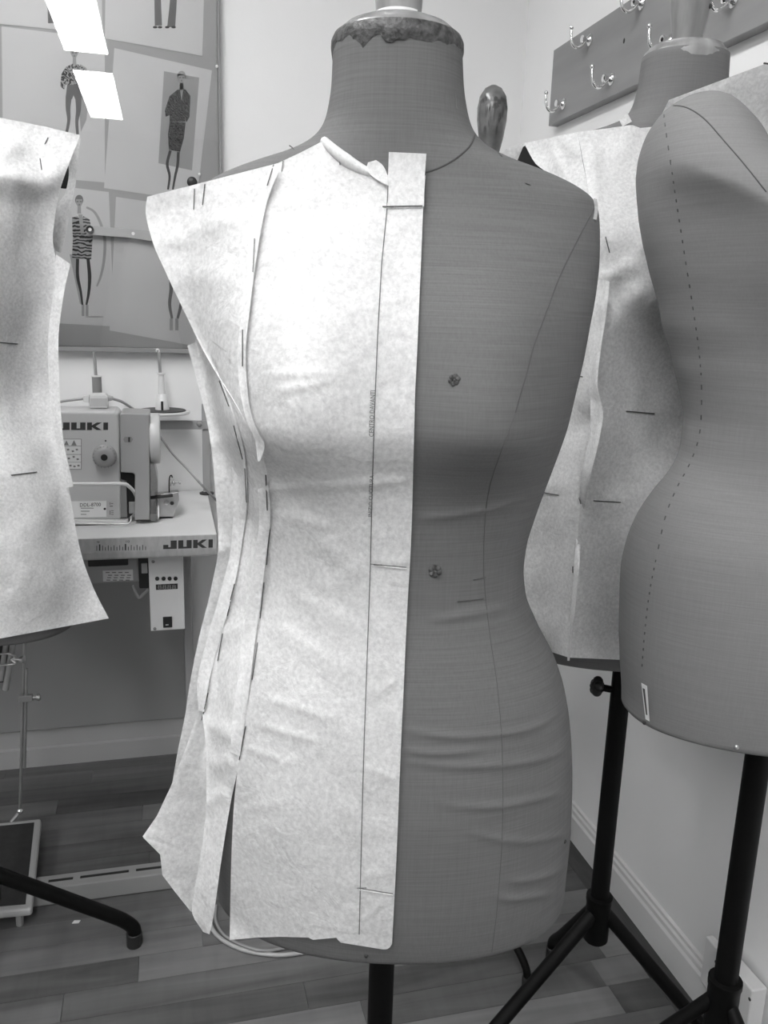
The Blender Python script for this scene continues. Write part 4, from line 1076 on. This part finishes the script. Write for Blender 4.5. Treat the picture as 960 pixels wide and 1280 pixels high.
b.build('label_print', M['ink2'], lbm, fix=False)
MB().tube(arc_pts([at_y(166,732,ym_), at_y(170,742,ym_), at_y(174,747,ym_), at_y(179,743,ym_), at_y(186,736,ym_)], 4), .0035, 8).build('cable', M['grey_pl'], t_m, smooth=True)
yk = yT + .07
t_k = thing('control_box', at_y(208, 745, yk), 'white control box with four buttons, display and rocker switch', 'control box')
A_, B_ = fbox(188.5, 699, 229, 789, yk, .06)
MB().box(A_, (B_[0], B_[1], zt0)).build('casing', M['white'], t_k, bevel=.002)
MB().box(*fbox(193, 718, 224, 742, yk-.001, .001)).build('keypad_panel', M['label'], t_k)
for px in (196.5, 204.5, 212, 219.5):
    MB().lathe([(.001,0),(.0048,0),(.0048,.003),(.003,.004),(.001,.004)], at_y(px, 723, yk-.001), (0,-1,0), seg=14).build('button', M['blackp'], t_k, smooth=True)
dsp = MB().box(*fbox(195, 729.5, 222, 737.5, yk-.002, .001)).build('display', M['blackp'], t_k)
text_quad('8888', 'display_digits', at_y(197,736.5,yk-.0025), at_y(220,736.5,yk-.0025), at_y(197,731,yk-.0025), M['greypaint'], dsp)
sw = MB().box(*fbox(204, 771, 215, 785, yk-.004, .004)).build('rocker_switch', M['blackp'], t_k, bevel=.001)
MB().box(*fbox(207, 780.5, 210.5, 781.8, yk-.0045, .0006)).build('switch_mark', M['label'], sw)
for px, py in ((191.5, 702), (193.5, 786)):
    MB().lathe([(.001,0),(.004,0),(.003,.0015),(.001,.0016)], at_y(px, py, yk), (0,-1,0), seg=12).build('screw', M['greypaint'], t_k)

# ------------------------------------------------------------------ sewing machine
yM = at_z(140, 655, ZT).y
t_j = thing('sewing_machine', (at_z(120, 655, ZT).x, yM+.07, ZT), 'pale industrial lockstitch sewing machine on the table', 'sewing machine')
def prof(pts, yf, dep, name, mt, parent, bevel=.004, smooth=False):
    return MB().prism(poly_at(pts, yf), (0, dep, 0)).build(name, M[mt], parent, bevel=bevel, bseg=3)
arm = prof([(-60,512),(60,514),(143,514.5),(148,518),(149.5,526),(151,650),(-60,650)], yM, .12, 'arm_body', 'cream', t_j, .006)
prof([(-60,648),(160,651),(160,655),(-60,656)], yM-.012, .16, 'bed_edge', 'white', t_j, .001)
logo_quad('brand_logo', at_y(69, 537.5, yM-.0006), at_y(135, 537.5, yM-.0006), at_y(69, 528, yM-.0006), M['logo'], arm)
dl = MB().lathe([(.001,.02),(.016,.02),(.0215,.017),(.0255,.012),(.0275,.0),], at_y(131, 570, yM), (0,-1,0), seg=36).build('stitch_dial', M['grey_pl'], t_j, smooth=True)
MB().lathe([(.001,.0),(.0075,.0),(.0075,.002),(.001,.0021)], at_y(131, 570, yM)+Vector((0,-.0198,0)), (0,-1,0), seg=20).build('dial_centre', M['blackp'], dl)
b = MB()
for k in range(20):
    a = 2*PI*k/20; c = at_y(131, 570, yM) + Vector((math.cos(a)*.0235, -.0155, math.sin(a)*.0235)); d_ = Vector((math.cos(a), 0, math.sin(a)))*.003
    b.tube([c-d_, c+d_], .0006, 5)
b.build('dial_marks', M['greypaint'], dl)
MB().lathe([(.001,0),(.002,0),(.002,.001),(.001,.001)], at_y(132, 551, yM), (0,-1,0), seg=10).build('index_dot', M['blackp'], t_j)
stk = MB().prism(poly_at([(60,548.5),(102,548.5),(102,587),(60,587)], yM-.0008), (0,.0007,0)).build('warning_sticker', M['label'], t_j)
b = MB(); ys_ = yM-.0011
for (x0, y0, x1, y1) in ((79,548.5,102,549.2),(79,586.3,102,587),(101.2,548.5,102,587),(60,557.2,102,557.8),(82,567.8,102,568.4),(60,577.5,102,578)):
    b.add(poly_at([(x0,y0),(x1,y0),(x1,y1),(x0,y1)], ys_), [(0,1,2,3)])
for (cx_, cy_, s_) in ((83,553.5,3),(92.5,553.5,3.4)):
    b.add(poly_at([(cx_-s_, cy_+s_), (cx_, cy_-s_), (cx_+s_, cy_+s_)], ys_), [(0,1,2)])
for (cx_, cy_) in ((85,562),(91,564),(96,562),(86,573),(92,571),(97,574),(88,582),(93,583),(98,582)):
    b.add(poly_at([(cx_-1.6, cy_-.9), (cx_+1.2, cy_-1.2), (cx_+1.8, cy_+.8), (cx_-1, cy_+1.3)], ys_), [(0,1,2,3)])
b.build('sticker_print', M['ink2'], stk, fix=False)
np_ = MB().prism(poly_at([(70,627),(133,626),(133,646),(70,648)], yM-.0006), (0,.0005,0)).build('name_plate', M['sheet'], t_j)
text_quad('DDL-8700', 'model_number', at_y(100,633.5,yM-.001), at_y(126,632.8,yM-.001), at_y(100,629,yM-.001), M['logo'], np_)
b = MB()
for (x0, x1, yy) in ((101,117,635.2),(101,112,639),(101,108,643)):
    b.add(poly_at([(x0,yy-.4),(x1,yy-.4),(x1,yy+.4),(x0,yy+.4)], yM-.001), [(0,1,2,3)])
for (x0, y0, x1, y1) in ((137,638,138.2,643.5),(139,638,142,639),(139,640.3,142,641.2),(139,642.5,142,643.5),(137,628,138,631),(138.6,629,141.5,630),(137,632,141,633.4)):
    b.add(poly_at([(x0,y0),(x1,y0),(x1,y1),(x0,y1)], yM-.001), [(0,1,2,3)])
b.build('plate_print', M['ink2'], np_, fix=False)
MB().lathe([(.001,0),(.0028,0),(.0028,.001),(.001,.001)], at_y(131, 636, yM), (0,-1,0), seg=12).build('screw', M['blackp'], t_j)
# belt cover with its slot, handwheel, guard, lower gap
bc = prof([(149.5,519),(152,516.5),(186,517.5),(187,519),(187,650),(168.5,650),(168.5,594),(166.5,591.5),(151,590.5)], yM-.014, .11, 'belt_cover', 'grey_pl', t_j, .003)
sl_ = [(154,549),(156,546),(164,546),(166.5,549),(164,553),(156,553)]
MB().prism(poly_at(sl_, yM-.0148), (0,.0008,0)).build('sight_window', M['greypaint'], bc)
MB().prism(poly_at([(160.3,546.5),(162.5,546.5),(162.5,552.5),(160.3,552.5)], yM-.0152), (0,.0004,0)).build('window_slot', M['blackp'], bc)
prof([(150,591),(170,592),(170,640),(160,648),(152,648)], yM+.02, .06, 'lower_recess', 'blackp', t_j, .002)
prof([(150,600),(158,602),(159,647),(151,647)], yM+.006, .02, 'recess_plate', 'greypaint', t_j, .001)
prof([(161,628),(170,628),(170,642),(161,642)], yM+.01, .01, 'recess_bracket', 'grey_pl', t_j, .001)
hc = at_y(187.3, 548, yM+.035)
MB().lathe([(.02,0),(.057,0),(.0595,.001),(.0605,.003),(.0605,.021),(.0595,.023),(.055,.0245),(.045,.022),(.015,.02)], hc, (1,0,0), seg=40).build('hand_wheel', M['cream'], t_j, smooth=True)
prof([(187,578),(193,580),(197,600),(197,652),(187,652)], yM+.0, .09, 'belt_guard', 'lens', t_j, .002)
MB().tube(arc_pts([at_y(40,605,yM-.03), at_y(120,605,yM-.03), at_y(154,605,yM-.03), at_y(161,608,yM-.025), at_y(167,614,yM-.01), at_y(171,622,yM+.02)], 4), .0042, 10).build('knee_bar', M['white'], t_j, smooth=True)
MB().tube(arc_pts([at_y(90,654.5,yM-.03), at_y(150,655,yM-.03), at_y(162,653,yM-.028), at_y(164,645,yM-.02)], 4), .002, 8).build('bed_rod', M['steel'], t_j, smooth=True)
# bobbin winder
t_w = thing('bobbin_winder', at_z(206, 650, ZT), 'small steel bobbin winder right of the machine', 'bobbin winder')
yw = at_z(205, 648, ZT).y
MB().prism(poly_at([(194,619),(223,615),(224,625),(216,648.5),(196,649.5)], yw), (0,.03,0)).build('bracket_plate', M['steel'], t_w, bevel=.001)
MB().tube([at_y(188,622,yw-.012), at_y(216,619,yw-.012)], .0042, 12).build('winder_shaft', M['blackp'], t_w, smooth=True)
MB().prism(poly_at([(195,619),(199,619),(199,652),(196,652)], yw-.012), (0,.004,0)).build('front_bracket', M['chrome'], t_w)
MB().lathe([(.001,.004),(.006,.004),(.007,0),(.007,-.004)], at_y(208,628,yw), (0,-1,0), seg=14).build('thumb_screw', M['chrome'], t_w, smooth=True)
MB().lathe([(.001,.003),(.004,.003),(.005,0)], at_y(215,629,yw), (0,-1,0), seg=12).build('screw', M['blackp'], t_w, smooth=True)
MB().tube(arc_pts([at_y(211.5,617,yw+.01), at_y(211.5,605,yw+.01), at_y(212,597,yw+.01), at_y(214,594,yw+.01), at_y(215.5,597,yw+.01)], 3), .0016, 8).build('tension_post', M['blackp'], t_w, smooth=True)
MB().lathe([(.001,0),(.009,0),(.009,.002),(.003,.003),(.003,.006),(.008,.007),(.008,.009),(.002,.012),(.002,.02),(.004,.021),(.004,.025),(.001,.026)], at_y(213,603,yw+.01), (1,0,-.05), seg=18).build('tension_disc', M['steel'], t_w, smooth=True)
MB().box((at_y(196,650,yw).x, yw, ZT), (at_y(216,650,yw).x, yw+.03, ZT+.004)).build('foot_plate', M['steel'], t_w)

# in-line switch lying on top of the machine with its cord
zt_m = at_y(120, 514, yM).z
yi = yM + .05
t_i = thing('cord_switch', at_y(122, 512, yi), 'white in-line cord switch lying on top of the machine', 'cord switch')
zi = at_y(122, 512.5, yM).z
def isx(px): return at_y(px, 505, yi).x
ia, ib = at_y(111.5, 512, yi), at_y(134.5, 492.5, yi)
prof([(111.5,510.5),(111.5,496),(114,493),(131,493),(134.5,496),(134.5,510.5)], yi, .045, 'switch_body', 'white', t_i, .003)
prof([(104,495),(111.5,494),(111.5,504),(104,502)], yi+.01, .025, 'cord_grip', 'white', t_i, .002)
prof([(134.5,495.5),(141,496.5),(141,500.5),(134.5,502)], yi+.01, .025, 'cord_grip', 'grey_pl', t_i, .002)
prof([(112.5,498),(134,498),(134,508),(112.5,508)], yi-.0006, .0005, 'switch_label', 'sheet_g', t_i, 0)
MB().tube(arc_pts([at_y(104,498.5,yi+.02), at_y(90,500,yi+.02), at_y(72,503,yi+.02), at_y(40,512,yi+.06), at_y(0,530,yi+.2)], 5), .003, 8).build('cord', M['grey_pl'], t_i, smooth=True)
MB().tube(arc_pts([at_y(141,498.5,yi+.02), at_y(152,502,yi+.03), at_y(163,509,yi+.05), at_y(172,516,yi+.07), at_y(200,546,yi+.10), at_y(216,567,yi+.11), at_y(236,588,yi+.10), at_y(252,606,yi+.03), at_z(270,625,ZT+.004), at_z(285,640,ZT+.004)], 5), .0032, 8).build('cord', M['grey_pl'], t_i, smooth=True)

# thread stand
ys2 = YB - .10
t_h = thing('thread_stand', at_z(259, 612, ZT), 'grey two-spindle thread stand rising behind the machine', 'thread stand')
py_ = at_z(259, 612, ZT).y; ys2 = min(py_, YB-.06)
px0, px1 = at_y(253, 560, ys2).x, at_y(262, 560, ys2).x; pcx = (px0+px1)/2
MB().lathe([(.02,ZT),(.02,ZT+.004),(.008,ZT+.008)], (pcx, ys2, 0), seg=20).build('base_disc', M['pin_d'], t_h, smooth=True)
MB().box((px0, ys2-.008, ZT+.004), (px1, ys2+.008, at_y(258,505,ys2).z)).build('post', M['grey_pl'], t_h, bevel=.002)
ca = at_y(100, 536, ys2); cb_ = at_y(265, 525, ys2)
za, zb3 = at_y(230,536,ys2).z, at_y(230,525,ys2).z
MB().box((at_y(60,530,ys2).x, ys2-.012, za), (at_y(266,530,ys2).x, ys2-.008, zb3)).build('cross_arm', M['grey_pl'], t_h, bevel=.001)
MB().lathe([(.001,0),(.007,0),(.006,.004),(.001,.005)], at_y(249,530,ys2-.012), (0,-1,0), seg=14).build('bolt', M['steel'], t_h, smooth=True)
def spindle(px, top_px, y_plate, disc=True, cone=True):
    c = at_y(px, y_plate, ys2-.04); base = Vector((c.x, c.y, c.z)); top = at_y(px-3, top_px, ys2-.04)
    if disc:
        MB().lathe([(.02,-.006),(.07,-.004),(.073,0),(.072,.0035),(.02,.004)], base, seg=36).build('spool_plate', M['white'], t_h, smooth=True)
        MB().lathe([(.012,.0036),(.062,.004),(.06,.0065),(.012,.007)], base, seg=36).build('spool_pad', M['blackp'], t_h, smooth=True)
    if cone:
        MB().lathe([(.019,.004),(.018,.012),(.013,.045),(.010,.047)], base, seg=24).build('cone_holder', M['white'], t_h, smooth=True)
        MB().box((base.x-.003, base.y-.019, base.z+.006), (base.x+.003, base.y-.014, base.z+.03)).build('cone_slot', M['blackp'], t_h)
        MB().lathe([(.0095,.045),(.0075,.095),(.0075,.099),(.011,.1),(.011,.103),(.005,.104)], base, seg=20).build('sleeve', M['white'], t_h, smooth=True)
    MB().tube([base, Vector((base.x-.004, base.y, top.z))], .0042, 10).build('rod', M['steel'], t_h, smooth=True)
    return base, top
base, top = spindle(203, 440, 515)
MB().tube(arc_pts([Vector((base.x-.004, base.y, top.z-.004)), Vector((base.x-.004, base.y, top.z+.004)), Vector((base.x-.009, base.y-.002, top.z+.007)), Vector((base.x-.011, base.y-.002, top.z+.001))], 4), .0022, 8).build('rod_hook', M['label'], t_h, smooth=True)
base2, top2 = spindle(124, 440, 530, False, False)
bz = at_y(124, 493, ys2-.04).z; tz = at_y(124, 471, ys2-.04).z
MB().lathe([(.012,bz),(.0118,tz),(.011,tz)], (base2.x-.001, base2.y, 0), seg=20).build('grey_sleeve', M['greypaint'], t_h, smooth=True)
MB().lathe([(.0135,tz),(.0135,tz+.003),(.005,tz+.004)], (base2.x-.001, base2.y, 0), seg=20).build('sleeve_rim', M['label'], t_h, smooth=True)

# ------------------------------------------------------------------ treadle pedal and its rod
t_e = thing('foot_pedal', at_z(10, 1090), 'grey framed treadle pedal with black mat under the table', 'foot pedal')
def pz(px, py, h): return at_z(px, py, h)
pa, pb_, pc_, pd_ = pz(52, 1022, .075), pz(40, 1136, .05), pz(-120, 1152, .05), pz(-120, 1040, .075)
dn = Vector((0, 0, -.02))
MB().prism([pa, pb_, pc_, pd_], dn).build('pedal_frame', M['grey_pl'], t_e, bevel=.008, bseg=3)
cc = (pa+pb_+pc_+pd_)/4
def inset(p, k=.014): return p + (cc-p).normalized()*k*1.6 + Vector((0,0,.0012))
MB().prism([inset(p) for p in (pa, pb_, pc_, pd_)], (0,0,-.003)).build('rubber_mat', M['mat'], t_e, bevel=.0005)
for p in (pa, pd_): MB().tube([Vector((p.x-.03, p.y-.02, p.z-.015)), Vector((p.x-.03, p.y-.02, 0.0))], .008, 10).build('pivot_foot', M['greypaint'], t_e)
for p in (pb_, pc_): MB().tube([Vector((p.x-.03, p.y+.02, p.z-.015)), Vector((p.x-.03, p.y+.02, 0.0))], .008, 10).build('pivot_foot', M['greypaint'], t_e)
jt = pz(25, 1014, .09)
tp = at_y(31, 790, jt.y+.0)
MB().tube([jt, tp, tp+Vector((0,0,.12))], .0036, 10).build('pitman_rod', M['steel'], t_e, smooth=True)
MB().ball(jt, .008, (1,1,1), 12).build('ball_joint', M['chrome'], t_e, smooth=True)
MB().tube([jt, jt+Vector((-.02,-.012,-.02))], .004, 8).build('joint_arm', M['steel'], t_e)
q0, q1 = at_y(31.5, 836, jt.y-.006), at_y(29, 960, jt.y-.006)
MB().tube([q0+Vector((.003,0,0)), q1+Vector((.003,0,0))], .0036, 10).build('outer_rod', M['steel'], t_e, smooth=True)
q = at_y(30, 873, jt.y-.006)
MB().box((q.x-.012, q.y-.006, q.z-.008), (q.x+.02, q.y+.008, q.z+.008)).build('rod_clamp', M['greypaint'], t_e, bevel=.002)
MB().lathe([(.004,0),(.004,.008),(.008,.009),(.008,.016),(.003,.018)], q+Vector((.02,0,0)), (1,0,0), seg=14).build('clamp_screw', M['steel'], t_e, smooth=True)

# ------------------------------------------------------------------ cable on the floor under the big form, paper scrap
P = [at_z(266,1128,.005), at_z(262,1150,.005), at_z(272,1170,.005), at_z(300,1186,.005), at_z(335,1193,.005), at_z(370,1192,.005), at_z(420,1178,.005), at_z(470,1150,.005), at_z(520,1110,.005)]
tag(MB().tube(arc_pts(P, 6), .0045, 8).build('floor_cable', M['grey_pl'], smooth=True), 'grey power cable curling on the floor behind the central form', 'cable')
P2 = [at_z(270,1132,.005), at_z(270,1152,.005), at_z(284,1172,.005), at_z(320,1187,.014), at_z(352,1186,.005), at_z(400,1170,.005), at_z(450,1135,.005)]
tag(MB().tube(arc_pts(P2, 6), .0032, 8).build('floor_cable', M['greypaint'], smooth=True), 'thinner dark cable lying inside the grey floor cable loop', 'cable')
q = at_z(95, 1153)
tag(MB().prism([q+Vector((-.008,-.003,.0005)), q+Vector((.006,-.005,.0005)), q+Vector((.009,.003,.0005)), q+Vector((-.004,.005,.0005))], (0,0,.0015)).build('paper_scrap', M['label']), 'tiny white paper scrap on the floor near the black stand foot', 'paper scrap')
